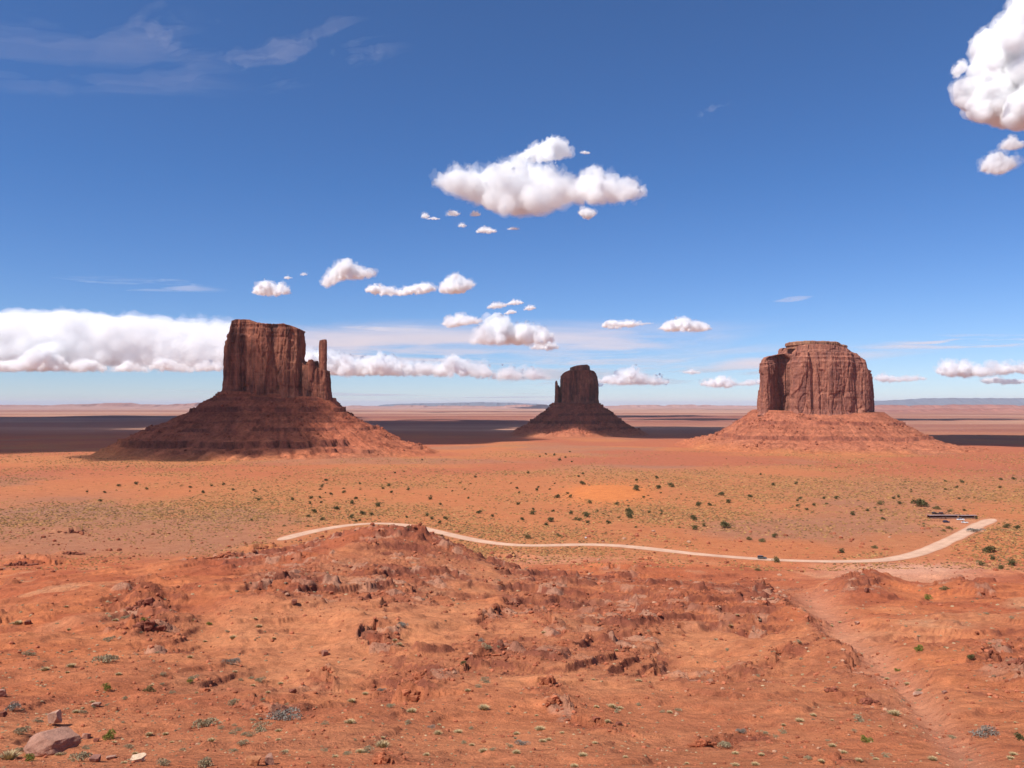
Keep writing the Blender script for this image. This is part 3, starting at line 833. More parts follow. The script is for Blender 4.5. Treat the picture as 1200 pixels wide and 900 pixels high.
o, _ = tower('thumb_spire', outline_px([(650.2, 70), (651.2, 60), (653.5, 56), (656, 60), (657.6, 72), (656, 84), (651.8, 84)], D), at_depth(0, 474, D)[2],
             topline([(649, 458), (651, 450), (652.2, 445.8), (653.6, 445.8), (654.6, 453), (656, 457.5), (658, 452)], D), M_CLIFF, em, n=120, m=70, flute=.35, setback=([0, .2, .6, 1], [-3, -1, 0, 1]), seed=71, dome=0)
child_at(o, em)
cliff_out = super_outline(*(np.array([650.5, 701]) - 600) / F * (D + 70), D + 2, D + 140)
pl = silhouette([(650, 472), (643, 478), (633, 485), (622, 495), (612, 500), (595, 507)], D, 650.5)
pr = silhouette([(700, 473), (710, 480), (722, 489), (732, 496), (742, 502), (762, 509)], D, 701)
pf = np.array([(0, at_depth(0, 472, D)[2]), (40, -18), (100, -58), (160, -86), (240, -108), (330, -124)], float)
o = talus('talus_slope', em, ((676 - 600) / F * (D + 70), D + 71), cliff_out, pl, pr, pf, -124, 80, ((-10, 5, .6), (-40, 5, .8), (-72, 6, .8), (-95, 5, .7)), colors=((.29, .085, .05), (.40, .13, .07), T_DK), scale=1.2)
child_at(o, em)

# right butte, sunlit
D = 2050.0
mb = empty('butte', ((955 - 600) / F * D, D + 100, -111))
thing(mb, 'broad sunlit red butte with a flat stepped top and a shadowed recess, rightmost of three', 'butte', 'sandstone buttes on the plain')
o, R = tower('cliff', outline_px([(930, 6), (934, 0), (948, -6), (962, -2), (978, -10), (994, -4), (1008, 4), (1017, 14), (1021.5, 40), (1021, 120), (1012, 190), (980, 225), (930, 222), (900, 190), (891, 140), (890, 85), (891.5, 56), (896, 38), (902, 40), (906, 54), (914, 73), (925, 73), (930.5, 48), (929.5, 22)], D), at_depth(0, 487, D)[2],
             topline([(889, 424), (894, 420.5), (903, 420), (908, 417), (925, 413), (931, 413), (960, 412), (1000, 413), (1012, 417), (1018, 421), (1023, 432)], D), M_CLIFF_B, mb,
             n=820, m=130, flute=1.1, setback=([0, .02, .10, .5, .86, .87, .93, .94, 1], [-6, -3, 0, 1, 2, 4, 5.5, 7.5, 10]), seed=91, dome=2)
child_at(o, mb)
o, _ = tower('upper_ledge', outline_px([(908, 150), (911, 125), (922, 108), (932, 60), (945, 24), (975, 18), (1000, 28), (1011, 60), (1012, 120), (1000, 180), (960, 200), (920, 190), (910, 170)], D), at_depth(0, 420, D)[2],
             topline([(906, 412), (912, 410.5), (922, 406), (935, 404), (960, 402), (990, 404), (1000, 406), (1012, 412)], D), M_CLIFF_B, mb, n=480, m=44, flute=.75, setback=([0, .3, .33, .6, .64, 1], [-1, 0, 4, 6, 9, 12]), seed=97, dome=2)
child_at(o, mb)
o, _ = tower('cap_rock', outline_px([(921, 110), (924, 82), (940, 64), (962, 58), (982, 62), (993, 80), (994, 120), (985, 160), (955, 170), (928, 150)], D), at_depth(0, 406, D)[2],
             topline([(919, 401), (922, 400), (934, 399.5), (940, 397.8), (956, 397), (975, 397.5), (990, 397.8), (997, 398.5), (1001, 401)], D), M_CAP, mb, n=360, m=30, flute=.7, setback=([0, .4, .5, .9, 1], [1, 2, -1.5, -.5, 2.5]), seed=101, dome=0)
child_at(o, mb)
cliff_out = super_outline(*(np.array([889, 1023]) - 600) / F * (D + 110), D + 0, D + 222, e=5)
pl = silhouette([(890, 480), (880, 489), (867, 498), (855, 506), (843, 513), (825, 517), (795, 522)], D, 890)
pr = silhouette([(1022, 483), (1030, 490), (1040, 496), (1053, 504), (1067, 512), (1090, 521), (1120, 527), (1150, 531)], D, 1022)
pf = np.array([(0, at_depth(0, 484, D)[2]), (30, -34), (50, -46), (95, -68), (120, -80), (190, -96), (270, -104), (350, -111)], float)
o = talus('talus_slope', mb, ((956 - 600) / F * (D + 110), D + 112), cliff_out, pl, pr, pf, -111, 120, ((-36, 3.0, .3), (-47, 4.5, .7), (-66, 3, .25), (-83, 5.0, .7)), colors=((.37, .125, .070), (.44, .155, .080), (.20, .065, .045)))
child_at(o, mb)

# far escarpments and mountains on the skyline
def ridge(name, px0, px1, dist, crest, depth, cols, seed, foot=-143, n=700, flat=.55):
    pxs = np.linspace(px0, px1, n); x = (pxs - 600) / F * dist
    h = np.array([crest(p) for p in pxs])
    ends = ss(0, .06, np.linspace(0, 1, n)) * (1 - ss(.94, 1, np.linspace(0, 1, n)))
    h = foot + (h - foot) * ends
    q = np.array([0, .06, .12, .2, .3, .38, .42, .46, .5, .55, .6, .7, .8, .9, 1.0])
    prof = np.array([-.05, .05, .12, .24, .38, .46, .72, .95, 1.0, 1, .98, .8, .5, .2, -.05])
    yy = dist + (q[:, None] - .5) * depth + depth * .10 * fbm2(pxs / 6.0, 0 * pxs, 4, seed)[None, :]
    zz = foot + prof[:, None] * (h - foot)[None, :]
    zz = zz + (h - foot)[None, :] * .08 * fbm2(x[None, :] / 300, yy / 300, 3, seed + 1) * (prof[:, None] > .1)
    V = np.stack([np.repeat(x[None, :], len(q), 0), yy, zz], -1)
    me = mesh_np(name, V, grid_quads(len(q), n), None, True, M_FAR)
    c = np.broadcast_to(np.array(cols[0]), V.shape).copy()
    c = lerp(c, cols[1], np.repeat(ss(.3, .9, prof)[:, None], n, 1) * .8)
    set_color(me, 'albedo', c)
    return struct(obj(name, me))
def crest_fn(pts, dist, rough, seed, step=0):
    xs = [p for p, _ in pts]; hs = [at_depth(0, q_, dist)[2] for _, q_ in pts]
    def f(p):
        h = np.interp(p, xs, hs)
        nz = fbm2(np.array([p / 13.0]), np.array([seed * 1.0]), 5, seed)[0]
        if step: nz = 0.6 * nz + 0.4 * (ss(-.06, .06, np.array([nz]))[0] * 2 - 1) * .6
        return h + nz * rough
    return f
RED = ((0.36, 0.155, 0.11), (0.30, 0.12, 0.095)); ROSE = ((0.42, 0.23, 0.18), (0.34, 0.17, 0.14)); HAZE_BLUE = ((0.12, 0.14, 0.17), (0.11, 0.13, 0.17))  # the mountains' blue is distance haze put into their colour
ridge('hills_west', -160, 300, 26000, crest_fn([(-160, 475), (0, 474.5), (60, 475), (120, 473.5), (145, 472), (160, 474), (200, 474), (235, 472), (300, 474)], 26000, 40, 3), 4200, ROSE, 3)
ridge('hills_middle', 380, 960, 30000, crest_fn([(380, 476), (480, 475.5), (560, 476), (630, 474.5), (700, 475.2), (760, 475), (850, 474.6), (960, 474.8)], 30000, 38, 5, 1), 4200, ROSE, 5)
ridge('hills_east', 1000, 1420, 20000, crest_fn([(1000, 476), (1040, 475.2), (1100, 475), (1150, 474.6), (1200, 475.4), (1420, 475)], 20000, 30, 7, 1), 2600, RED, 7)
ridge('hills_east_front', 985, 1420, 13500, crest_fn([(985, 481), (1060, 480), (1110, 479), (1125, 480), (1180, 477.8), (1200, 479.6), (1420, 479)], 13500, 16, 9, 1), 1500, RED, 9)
ridge('mountains', 1000, 1440, 48000, crest_fn([(1000, 472), (1040, 469.5), (1080, 467.4), (1110, 466.6), (1150, 466.5), (1200, 467), (1440, 469)], 48000, 28, 11), 9000, HAZE_BLUE, 11, n=400)
ridge('mountains_north', 440, 640, 50000, crest_fn([(440, 474), (500, 472.5), (560, 471.5), (600, 472), (640, 474)], 50000, 22, 13), 9000, HAZE_BLUE, 13, n=300)

# ------------------------------------------------------------------ air
hz = bmesh.new(); bmesh.ops.create_cube(hz, size=1.0)
hzm = bpy.data.meshes.new('haze'); hz.to_mesh(hzm); hz.free()
hzm.materials.append(volume_material('valley_haze', 1.0e-5, (0.80, 0.88, 1.0)))
ho = obj('haze', hzm)
ho.scale = (260000, 190000, 900); ho.location = (0, 80000, 550 - 450)
struct(ho, 'stuff')
# ------------------------------------------------------------------ clouds
_b = bmesh.new(); bmesh.ops.create_icosphere(_b, subdivisions=2, radius=1.0)
ICO_V = np.array([v.co[:] for v in _b.verts]); ICO_F = np.array([[v.index for v in f.verts] for f in _b.faces]); _b.free()
def remeshed(spheres, voxel, smooth_it=1):
    S = np.array([(x, y, z, r, r * sq[0], r * sq[1]) for (x, y, z, r, sq) in spheres])
    V = ICO_V[None] * S[:, None, 3:] + S[:, None, :3]
    T = ICO_F[None] + (np.arange(len(S)) * len(ICO_V))[:, None, None]
    tmp = mesh_np('tmp', V, None, T)
    to = bpy.data.objects.new('tmp', tmp); COL.objects.link(to)
    md = to.modifiers.new('r', 'REMESH'); md.mode = 'VOXEL'; md.voxel_size = voxel
    s2 = to.modifiers.new('s', 'SMOOTH'); s2.iterations = smooth_it
    dg = bpy.context.evaluated_depsgraph_get()
    me = bpy.data.meshes.new_from_object(to.evaluated_get(dg))
    bpy.data.objects.remove(to); bpy.data.meshes.remove(tmp)
    return me

def puff_mesh(spheres, size, seed, voxel, amp=0.16, flat=None):
    """heaped cloud: many rounded heads in several sizes, base ragged and nearly level"""
    me = remeshed(spheres, voxel)
    n = len(me.vertices)
    V = np.empty(n * 3, np.float32); me.vertices.foreach_get('co', V); V = V.reshape(-1, 3).astype(float)
    Nn = np.empty(n * 3, np.float32); me.vertices.foreach_get('normal', Nn); Nn = Nn.reshape(-1, 3).astype(float)
    s = size
    b = billow3(V[:, 0] / (s * .30), V[:, 1] / (s * .30), V[:, 2] / (s * .30), 5, seed, .66)
    lowf = fbm3(V[:, 0] / (s * .9), V[:, 1] / (s * .9), V[:, 2] / (s * .9), 3, seed + 9)
    up = np.clip(Nn[:, 2] * .6 + .55, .25, 1)
    V = V + Nn * (s * amp * ((b - .28) * 1.2 + lowf * .8) * up)[:, None]
    me.vertices.foreach_set('co', V.astype(np.float32).ravel())
    me.update()
    return me

def vapour(sigma, size, cut):
    """vapour broken into billows: density rises from nothing where a fine noise passes a threshold"""
    m = volume_material('cloud_vapour', sigma); nt = m.node_tree
    v = [n for n in nt.nodes if n.type == 'PRINCIPLED_VOLUME'][0]
    nz = N(nt, 'ShaderNodeTexNoise', Scale=1.0, Detail=5.0, Roughness=0.62)
    k = 1.0 / (size * .34)
    nt.links.new(obj_coords(nt, (k, k, k * 1.25)), nz.inputs['Vector'])
    mr = N(nt, 'ShaderNodeMapRange'); mr.interpolation_type = 'SMOOTHSTEP'
    for key, val in (('From Min', cut), ('From Max', cut + .16), ('To Min', 0.0), ('To Max', sigma)): mr.inputs[key].default_value = val
    nt.links.new(nz.outputs['Fac'], mr.inputs['Value']); nt.links.new(mr.outputs['Result'], v.inputs['Density'])
    m.cycles.volume_step_rate = STEP
    return m
STEP = 0.16

def join_meshes(ms):
    bm = bmesh.new(); ends = []
    for m in ms:
        bm.from_mesh(m); ends.append(len(bm.faces))
    for i, f in enumerate(bm.faces):
        f.material_index = sum(i >= e for e in ends); f.smooth = True
    me = bpy.data.meshes.new('cloud'); bm.to_mesh(me); bm.free()
    for m in ms: me.materials.append(m.materials[0]); bpy.data.meshes.remove(m)
    return me

def cumulus(prof, D, label, group=None, depth=.55, n=70, seed=0, tau=14.0, amp=.16, res=110, rmin=.10, rmax=.34, kidn=7, rk=.70, tube=False):
    """prof: (x, top, bottom) along the cloud as it is seen; built at distance D with real depth"""
    P = np.array(prof, float)
    rg = np.random.default_rng(500 + seed)
    xs = np.linspace(P[0, 0], P[-1, 0], 200)
    top = np.interp(xs, P[:, 0], P[:, 1]); bot = np.interp(xs, P[:, 0], P[:, 2])
    th = np.maximum(bot - top, .3)
    pr = th / th.sum()
    mx = np.percentile(th, 85); sp = []
    mpp = D / F
    midx = at_depth(P[:, 0].mean(), (P[:, 1].mean() + P[:, 2].mean()) / 2, D)
    tries = 0
    while len(sp) < n and tries < n * 40:
        tries += 1
        i = rg.choice(200, p=pr); y = rg.uniform(top[i], bot[i])
        r = min(y - top[i], bot[i] - y, max(xs[i] - P[0, 0], 0) + .15 * th[i], max(P[-1, 0] - xs[i], 0) + .15 * th[i])
        # distance to the outline across a few columns
        w = np.arange(max(0, i - 40), min(200, i + 41))
        dx = np.abs(xs[w] - xs[i])
        r = min(r, np.min(np.hypot(dx, np.maximum(y - top[w], 0))), np.min(np.hypot(dx, np.maximum(bot[w] - y, 0))))
        if r < rmin * min(mx, th[i] * 1.2): continue
        r = min(r * rk, rmax * mx * rg.uniform(.6, 1))
        dy = rg.normal(0, 1) * depth * min(th[i], 75) * mpp * .8
        c = at_depth(xs[i], y, D + dy)
        sp.append((c[0] - midx[0], c[1] - midx[1], c[2] - midx[2], r * mpp, (1.0, 1.0)))
    for i in range(4, 197, 4):
        c = at_depth(xs[i], (top[i] + bot[i]) / 2, D)
        sp.append((c[0] - midx[0], c[1] - midx[1], c[2] - midx[2], th[i] * .27 * mpp, (1.0, 1.0)))
    if tube:
        sp = []
        for _ in range(900):
            i = rg.integers(2, 198); r = th[i] * rg.uniform(.13, .24)
            y = rg.uniform(top[i] + r, bot[i] - r); c = at_depth(xs[i], y, D + rg.normal(0, 6) * mpp)
            sp.append((c[0] - midx[0], c[1] - midx[1], c[2] - midx[2], r * mpp, (1.4, .8)))
    if not sp: return None
    kids = []
    for (x_, y_, z_, r_, q_) in sp:
        for g in range(kidn):
            d_ = rg.normal(size=3); d_[1] -= .5; d_[2] += .35; d_ /= np.linalg.norm(d_)
            f_ = rg.uniform(.28, .5)
            kids.append((x_ + d_[0] * r_ * .85, y_ + d_[1] * r_ * .85, z_ + d_[2] * r_ * .75, r_ * f_, q_))
    sp = sp + kids
    W = (P[-1, 0] - P[0, 0]) * mpp
    vox = max(W / res, .25 * mpp)
    size = min(mx, 62.0) * mpp
    # three nested skins of vapour: a dense heart, a looser body, a ragged thin rim
    parts = []
    for k, (grow, am, dens) in enumerate(((-.05, amp * .8, 1.0), (.0, amp * 1.3, .45), (.035, amp * 2.3, .13))):
        s2 = [(x_, y_, z_, max(r_ + grow * size, .3 * r_), q_) for x_, y_, z_, r_, q_ in sp]
        parts.append(puff_mesh(s2, size, 900 + seed + k, vox, am))
        parts[-1].materials.append(volume_material('cloud_vapour', tau * dens / size))
    me = join_meshes(parts)
    o = obj('cloud', me, None, midx)
    thing(o, label, 'cloud', group)
    return o

def sheet_cloud(name, cx, cyy, cz, fn, hw, hd, thick, sigma, nx=260, ny=120, rot=0.0, label=None, group=None, kind=None):
    """thin high or far cloud: a slab whose thickness fades to nothing at its ragged edge"""
    a = np.linspace(-1, 1, nx); b = np.linspace(-1, 1, ny)
    Bm, Am = np.meshgrid(b, a, indexing='ij')
    t = np.clip(fn(Am, Bm), 0, None) * thick
    c, s = math.cos(rot), math.sin(rot)
    x = Am * hw; y = Bm * hd
    X_ = cx + c * x - s * y; Y_ = cyy + s * x + c * y
    up = np.stack([X_, Y_, cz + t * .5 + 0 * X_], -1); dn = np.stack([X_, Y_, cz - t * .5], -1)
    q = grid_quads(ny, nx)
    on = (t > thick * 1e-3).ravel()
    keep = on[q].any(1)
    q = q[keep]
    nv = nx * ny
    # the two skins share their vertices where the thickness is zero
    idx = np.where(on, np.arange(nv) + nv, np.arange(nv))
    V = np.concatenate([up.reshape(-1, 3), dn.reshape(-1, 3)])
    Q = np.concatenate([q, idx[q][:, ::-1]])
    used = np.unique(Q); mp = np.zeros(2 * nv, int); mp[used] = np.arange(len(used))
    me = mesh_np(name, V[used] - np.array([cx, cyy, cz]), mp[Q], None, True, volume_material('ice_cloud', sigma))
    o = obj(name, me, None, (cx, cyy, cz))
    if kind: struct(o, kind)
    if label: thing(o, label, 'cloud', group)
    return o

def dist_for(py, base): return base / ((474 - py) / F)

c1 = [(502, 217, 222), (517, 203.5, 225), (531, 198.5, 229), (545, 199, 237), (559, 198.5, 243), (579, 200, 250), (593, 192, 254), (607, 187, 256),
      (619, 191, 255), (636, 191, 253), (648, 195, 249), (658, 206, 244), (670, 213, 241), (681, 204, 243), (695, 197.5, 243), (709, 201, 241), (723, 206.5, 240), (738, 213, 237), (749, 216, 235), (759, 222, 230)]
cumulus(c1, 8400, 'largest white cumulus cloud with a pinkish flat base, above the middle butte', None, .6, 170, 1, 9, .15, 210, .08, .30)
cumulus([(606, 185, 188), (619, 174, 193), (630, 169, 192), (644, 160, 190), (656, 158.5, 188), (664, 174, 187), (670, 182, 184)], 8600, 'grey white puff sitting on top of the largest cumulus cloud', None, .6, 50, 2, 12, .15)
cumulus([(679, 247, 252), (684, 243, 257), (690, 244, 259), (697, 248, 253)], 8000, 'small round puff hanging under the right end of the largest cloud', None, .6, 20, 3, 8)
BITS = 'torn scraps of cloud below the largest cloud'
for i, (x, y, w, h) in enumerate([(498, 253, 9, 7), (508, 256, 16, 4), (531, 250, 16, 8), (557, 250.5, 11, 8), (542, 264, 9, 6), (570.5, 270, 24, 8.5), (602, 268, 14, 4)]):
    cumulus([(x - w / 2, y + h * .1, y + h * .4), (x - w / 5, y - h / 2, y + h * .45), (x + w / 6, y - h * .35, y + h / 2), (x + w / 2, y, y + h * .3)], dist_for(y, 2000),
            'pinkish scrap below the largest cloud, biggest of its scraps' if i == 5 else 'tiny torn cloud scrap below the left half of the largest cloud', BITS, .6, 26, 10 + i, 3.5 if i != 5 else 6, .3, 60)
cumulus([(680, 178, 180), (685, 176.5, 181.5), (691, 178, 181)], 7000, 'faint wisp right of the puff topping the largest cloud', None, .6, 14, 18, 2, .3, 50)
cumulus([(296.5, 342, 345), (303, 331, 347.5), (309, 327.5, 348), (316, 330, 348), (323, 334, 348), (330, 331.5, 348), (336, 336, 347), (342, 343, 345)], dist_for(348, 2000), 'small puffy cloud above the left butte, leftmost of a row of four', None, .6, 50, 20, 9)
cumulus([(376.5, 331, 336), (384, 322, 338), (391, 313, 335), (399, 306, 330), (405, 303, 329), (412, 305, 329), (420, 312, 328), (430, 316, 328), (440, 318, 325)], dist_for(334, 2000), 'slanting white cloud with a pointed right tail, highest of a row of four', None, .6, 60, 21, 11)
cumulus([(428, 338, 343), (437, 332.5, 346), (445, 332.5, 348), (456, 337, 348.5), (467, 337.5, 348), (478, 335.5, 347), (490, 333, 346), (498, 331, 345), (505, 333, 344), (511, 337, 341)], dist_for(348, 2000), 'long low sagging cloud, third from left in a row of four', None, .6, 70, 22, 8)
cumulus([(516, 338, 345), (521, 330, 346), (527, 324.5, 346), (534, 321.5, 346), (542, 323.5, 345), (549, 328.5, 342), (556, 333, 336)], dist_for(346, 2000), 'rounded cloud with a grey left base, rightmost of a row of four', None, .7, 50, 23, 11)
cumulus([(333, 325, 327), (337, 323, 328), (343, 325, 326.5)], 12000, 'faint speck of cloud between two puffs above the left butte', None, .6, 14, 24, 2.2, .3, 50)
cumulus([(352, 321, 323), (356, 318.5, 324), (360, 321, 323)], 12200, 'faintest cloud speck left of the slanting white cloud', None, .6, 12, 25, 2, .3, 50)
for i, (x, y, w, h, l) in enumerate([(582, 358.5, 22, 9, 'thin slanting cloud fragment, leftmost above the clump of puffs'), (603, 355, 21, 7, 'thin flat cloud fragment, highest above the clump of puffs'), (598, 366, 14, 6, 'small oval cloud fragment, lowest above the clump of puffs'), (620.5, 361, 14, 7, 'small faint cloud fragment, rightmost above the clump of puffs')]):
    cumulus([(x - w / 2, y + 1, y + h * .5), (x - w / 5, y - h * .4, y + h * .5), (x + w / 5, y - h / 2, y + h * .4), (x + w / 2, y - h * .2, y + h * .2)], dist_for(y, 2000), l, None, .6, 26, 30 + i, 4.5, .25, 60)
cumulus([(518, 377, 382), (526, 370, 386), (536, 369, 385), (548, 368.5, 382), (557, 371, 381), (564, 374, 379)], dist_for(384, 2000), 'low pinkish cloud joined to the left of the clump of puffs', None, .6, 40, 34, 8)
cumulus([(552, 397, 404), (560, 388, 405), (569, 378, 406), (577, 371, 406), (585, 369.5, 406), (593, 372, 406), (600, 386, 405), (607, 381, 406), (614, 379.5, 406), (622, 382, 406.5), (632, 381, 406), (642, 387, 405), (648, 396, 404)], dist_for(406, 2000), 'heaped clump of white puffs just left of the middle butte', None, .6, 110, 35, 13, .16, 150)
cumulus([(622, 406, 410), (632, 401, 411), (640, 397, 412), (648, 400, 411), (655, 406, 409)], dist_for(411, 2000), 'small puff under the right end of the clump of puffs', None, .6, 30, 36, 10)
cumulus([(706, 380, 385), (712, 373.5, 386), (719, 375, 386), (728, 375, 386), (737, 375, 385), (746, 377, 383), (766, 378, 380)], dist_for(386, 2000), 'flat cloud with a thin right tail, above and right of the middle butte', None, .6, 50, 37, 9)
cumulus([(770, 384, 387), (779, 379, 389), (788, 375, 390), (795, 372.5, 390), (802, 372.5, 390), (810, 375, 390), (819, 378, 390), (827, 379, 389), (835, 384, 387)], dist_for(390, 2000), 'long flat based puff midway between the middle and right buttes', None, .6, 60, 38, 10)
FARC = 42000
cumulus([(340, 416, 440), (363, 410, 440), (380, 411.5, 442), (395, 414, 442), (407, 419, 443), (415, 421, 442), (423, 421, 442), (435, 418, 442), (447, 414.5, 442), (456, 418, 442), (467, 422, 442), (480, 425, 442), (493, 424.5, 442), (505, 427, 442),
         (513, 426, 443), (520, 424, 443), (526, 416, 443), (531, 413.5, 443), (537, 418, 443), (547, 422, 443), (555, 426, 444), (563, 427.5, 444.5), (572, 432, 445), (580, 437, 445.5), (590, 434, 446), (597, 431.5, 446), (605, 434, 446), (613, 435, 446), (622, 435, 446), (630, 433.5, 446), (638, 437, 446.5), (645, 442, 445.5)],
        FARC, 'long bank of bright cumulus heads low between the left and middle buttes', None, 1.0, 420, 40, 10, .15, 400, .07, .34, 5, .62)
cumulus([(699, 446, 450), (712, 441, 451), (724, 438, 452), (733, 433, 452), (740, 430.5, 452), (747, 434, 452), (757, 441, 452), (770, 444, 452), (784, 447, 450)], FARC, 'low cumulus with one tall head just right of the middle butte', None, .8, 80, 41, 9, .2, 150)
cumulus([(820, 448, 453), (833, 443, 455), (845, 440, 456), (855, 442, 456), (863, 447, 454), (880, 446, 453), (896, 443, 452)], FARC, 'pale low cumulus at the left edge of the right butte', None, .8, 60, 42, 5, .2, 110)
cumulus([(800, 435, 438), (810, 432, 440), (820, 435, 439)], FARC, 'pale speck of cloud above the low cumulus left of the right butte', None, .8, 16, 43, 3, .2, 50)
cumulus([(1098, 432, 439), (1104, 425, 441), (1113, 422.5, 443), (1122, 427, 443.5), (1133, 422, 444), (1142, 427, 444), (1150, 430, 443), (1163, 430, 441), (1176, 427, 440), (1190, 429, 438), (1215, 428, 440)], FARC, 'bright low cumulus right of the right butte, near the edge of the picture', None, .8, 110, 44, 10, .2, 170)
cumulus([(1024, 440, 447), (1034, 437, 449), (1046, 440, 450), (1060, 441, 449), (1075, 440, 447), (1086, 443, 446)], FARC, 'faint flat cloud just right of the right butte', None, .8, 50, 45, 3, .2, 110)
cumulus([(1150, 443, 450), (1165, 440, 452), (1185, 443, 452), (1210, 445, 450)], FARC * 1.02, 'dull grey flat cloud below the bright low cumulus at right', None, .8, 36, 46, 3, .2, 90)
cumulus([(1126, 98, 110), (1131, 84, 138), (1139, 88, 144), (1150, 86, 146), (1161, 74, 148), (1170, 62, 152), (1176, 30, 154), (1181, 14, 156), (1188, -4, 157), (1200, -25, 156), (1230, -40, 158), (1290, -30, 150), (1330, 40, 130)], 5600, 'big cumulus with a pink grey base cut by the top right corner', None, .5, 420, 50, 20, .09, 240, .05, .15, 5, .75)
cumulus([(1121, 80, 95), (1123, 71, 92), (1127, 69.5, 88), (1130, 78, 86)], 5600, 'small horn of vapour at the left tip of the top right cloud', None, .5, 18, 53, 5, .2, 50)
cumulus([(1150, 196, 203), (1157, 184, 205), (1166, 175.5, 206), (1174, 181, 206), (1183, 186, 203), (1190, 190, 197)], 7200, 'ragged puff below the top right cloud, lower of two', None, .6, 40, 51, 7, .2)
cumulus([(1174, 170, 176), (1180, 163, 177), (1185, 158.5, 177), (1191, 164, 176), (1198, 168, 174)], 6900, 'ragged puff below the top right cloud, upper of two', None, .6, 30, 52, 7, .2)
# the great bank on the left
cumulus([(-90, 372, 436), (-40, 362, 437), (0, 360.5, 436), (35, 361, 436), (70, 360, 437), (100, 361.5, 435), (130, 364, 436), (160, 364.5, 436), (190, 367, 436), (220, 370, 437), (245, 371.5, 437), (262, 373, 437), (275, 374, 436), (288, 380, 434)], 44000,
        'great bright white cloud bank filling the left skyline beside the left butte', None, .9, 10, 60, 4.5, .07, 330, .06, .26, 0, .7, True)
cumulus([(-60, 428, 436), (-20, 412, 437), (0, 424, 437), (20, 421, 437), (37, 407, 437), (50, 404, 437), (64, 410, 437), (80, 425, 437), (98, 419, 437), (110, 421, 437), (128, 431, 437), (150, 422, 437), (170, 428, 437), (190, 417, 437), (208, 425, 437), (225, 431, 437), (245, 420, 437), (268, 428, 436)], 42500,
        'row of small cumulus heads along the base of the great left bank', None, .8, 500, 61, 6, .16, 330, .07, .40, 4)


def streaks(seed, sx, sy, lo, hi, gain=.6, edge=.35):
    def f(a, b):
        w = .22 * fbm2(a * 1.7, b * 1.7, 3, seed + 5)
        n = fbm2(a * sx + w * 3, (b + w) * sy, 6, seed, gain)
        e = ss(1.0, 1.0 - edge, np.abs(a)) * ss(1.0, 1.0 - edge, np.abs(b))
        return ss(lo, hi, n) * e
    return f
def sheet_at(px, py, alt, wpx, hpx, fn, thick, sigma, label, group=None, rot=0, nx=260, ny=140):
    """high cloud at a given altitude: hw across, hd along the ground so that it spans the heights seen"""
    up = (474 - py) / F
    y = alt / up
    y0 = alt / max((474 - (py - hpx / 2)) / F, .01); y1 = alt / max((474 - (py + hpx / 2)) / F, .008)
    return sheet_cloud('cloud', (px - 600) / F * y, (y0 + y1) / 2, alt, fn, wpx / 2 / F * y, (y1 - y0) / 2, thick, sigma, nx, ny, rot, label, group)
CI = 'thin high streaks of cloud'
sheet_at(60, 40, 9000, 420, 150, streaks(3, 1.2, 2.6, .02, .75, .55, .6), 700, 0.8e-4, 'broad milky veil of high cloud in the top left corner', CI)
sheet_at(300, 30, 9000, 300, 130, streaks(8, 1.3, 4.6, .05, .7, .6, .5), 600, 1.7e-4, 'feathery slanting streaks of high cloud left of the top middle', CI, rot=-.55)
sheet_at(135, 333, 6500, 240, 22, streaks(12, 1.6, 2.2, -.05, .6, .55, .6), 220, 4e-4, 'thin white streak above the great left cloud bank', CI, rot=-.06)
sheet_at(455, 385, 5200, 130, 9, streaks(15, 1.2, 1.5, -.35, .5, .5, .6), 160, 8e-4, 'thin level streak right of the left butte, above its thumb', CI)
sheet_at(1150, 400, 5200, 240, 20, streaks(18, 1.4, 1.7, -.30, .5, .5, .6), 200, 7e-4, 'broad pale streak right of the right butte, above the bright cumulus', CI)
sheet_at(930, 350, 6500, 40, 9, streaks(22, 1.2, 1.6, -.2, .5, .5, .7), 120, 6e-4, 'faint smudge of cloud above the left edge of the right butte', CI)
sheet_at(838, 124, 9000, 36, 26, streaks(23, 1.3, 1.6, -.05, .6, .5, .8), 300, 3e-4, 'faint single wisp in the upper right blue sky', CI)
VE = 'pale level veils above the horizon'
sheet_at(560, 400, 4800, 640, 60, streaks(31, 1.6, 1.8, -.45, .6, .5, .5), 90, 2.0e-3, 'wide pale veil behind the cumulus between left and middle buttes', VE)
sheet_at(790, 425, 4200, 460, 56, streaks(35, 1.6, 1.8, -.4, .6, .5, .5), 80, 2.0e-3, 'wide pale veil behind the low cumulus left of the right butte', VE)
sheet_at(480, 462, 1900, 420, 14, streaks(38, 1.6, 1.8, -.2, .5, .5, .5), 40, 1.2e-3, 'faint grey veil just above the horizon between left and middle buttes', VE)

# clouds above and behind the camera, out of the picture, that shade the buttes and the valley
def shade_cloud(gx, gy, w, d_, h, seed, tau=9.0):
    c = np.array([gx, gy, -115.0]) + SUN / SUN[2] * (h + 115.0)
    rg = np.random.default_rng(7000 + seed); sp = []
    for i in range(90):
        a = rg.uniform(0, 6.283); q = math.sqrt(rg.uniform(0, 1))
        r = rg.uniform(.12, .30) * min(w, d_) * (1.15 - q * .6)
        k = max(0.0, 1 - r / max(w, d_) * .8)
        sp.append((math.cos(a) * q * w * .5 * k, math.sin(a) * q * d_ * .5 * k, rg.uniform(-.1, .35) * r, r, (1, .55)))
    me = puff_mesh(sp, min(w, d_) * .5, 7100 + seed, max(w, d_) / 70, .13)
    me.materials.append(volume_material('cloud_vapour', tau / (min(w, d_) * .35)))
    struct(obj('cloud_layer', me, None, c), 'stuff')
shade_cloud(-640, 1740, 480, 560, 1350, 1, 3.6)        # west butte and the left of its skirt
shade_cloud(90, 3300, 500, 420, 2100, 2, 6)         # east butte
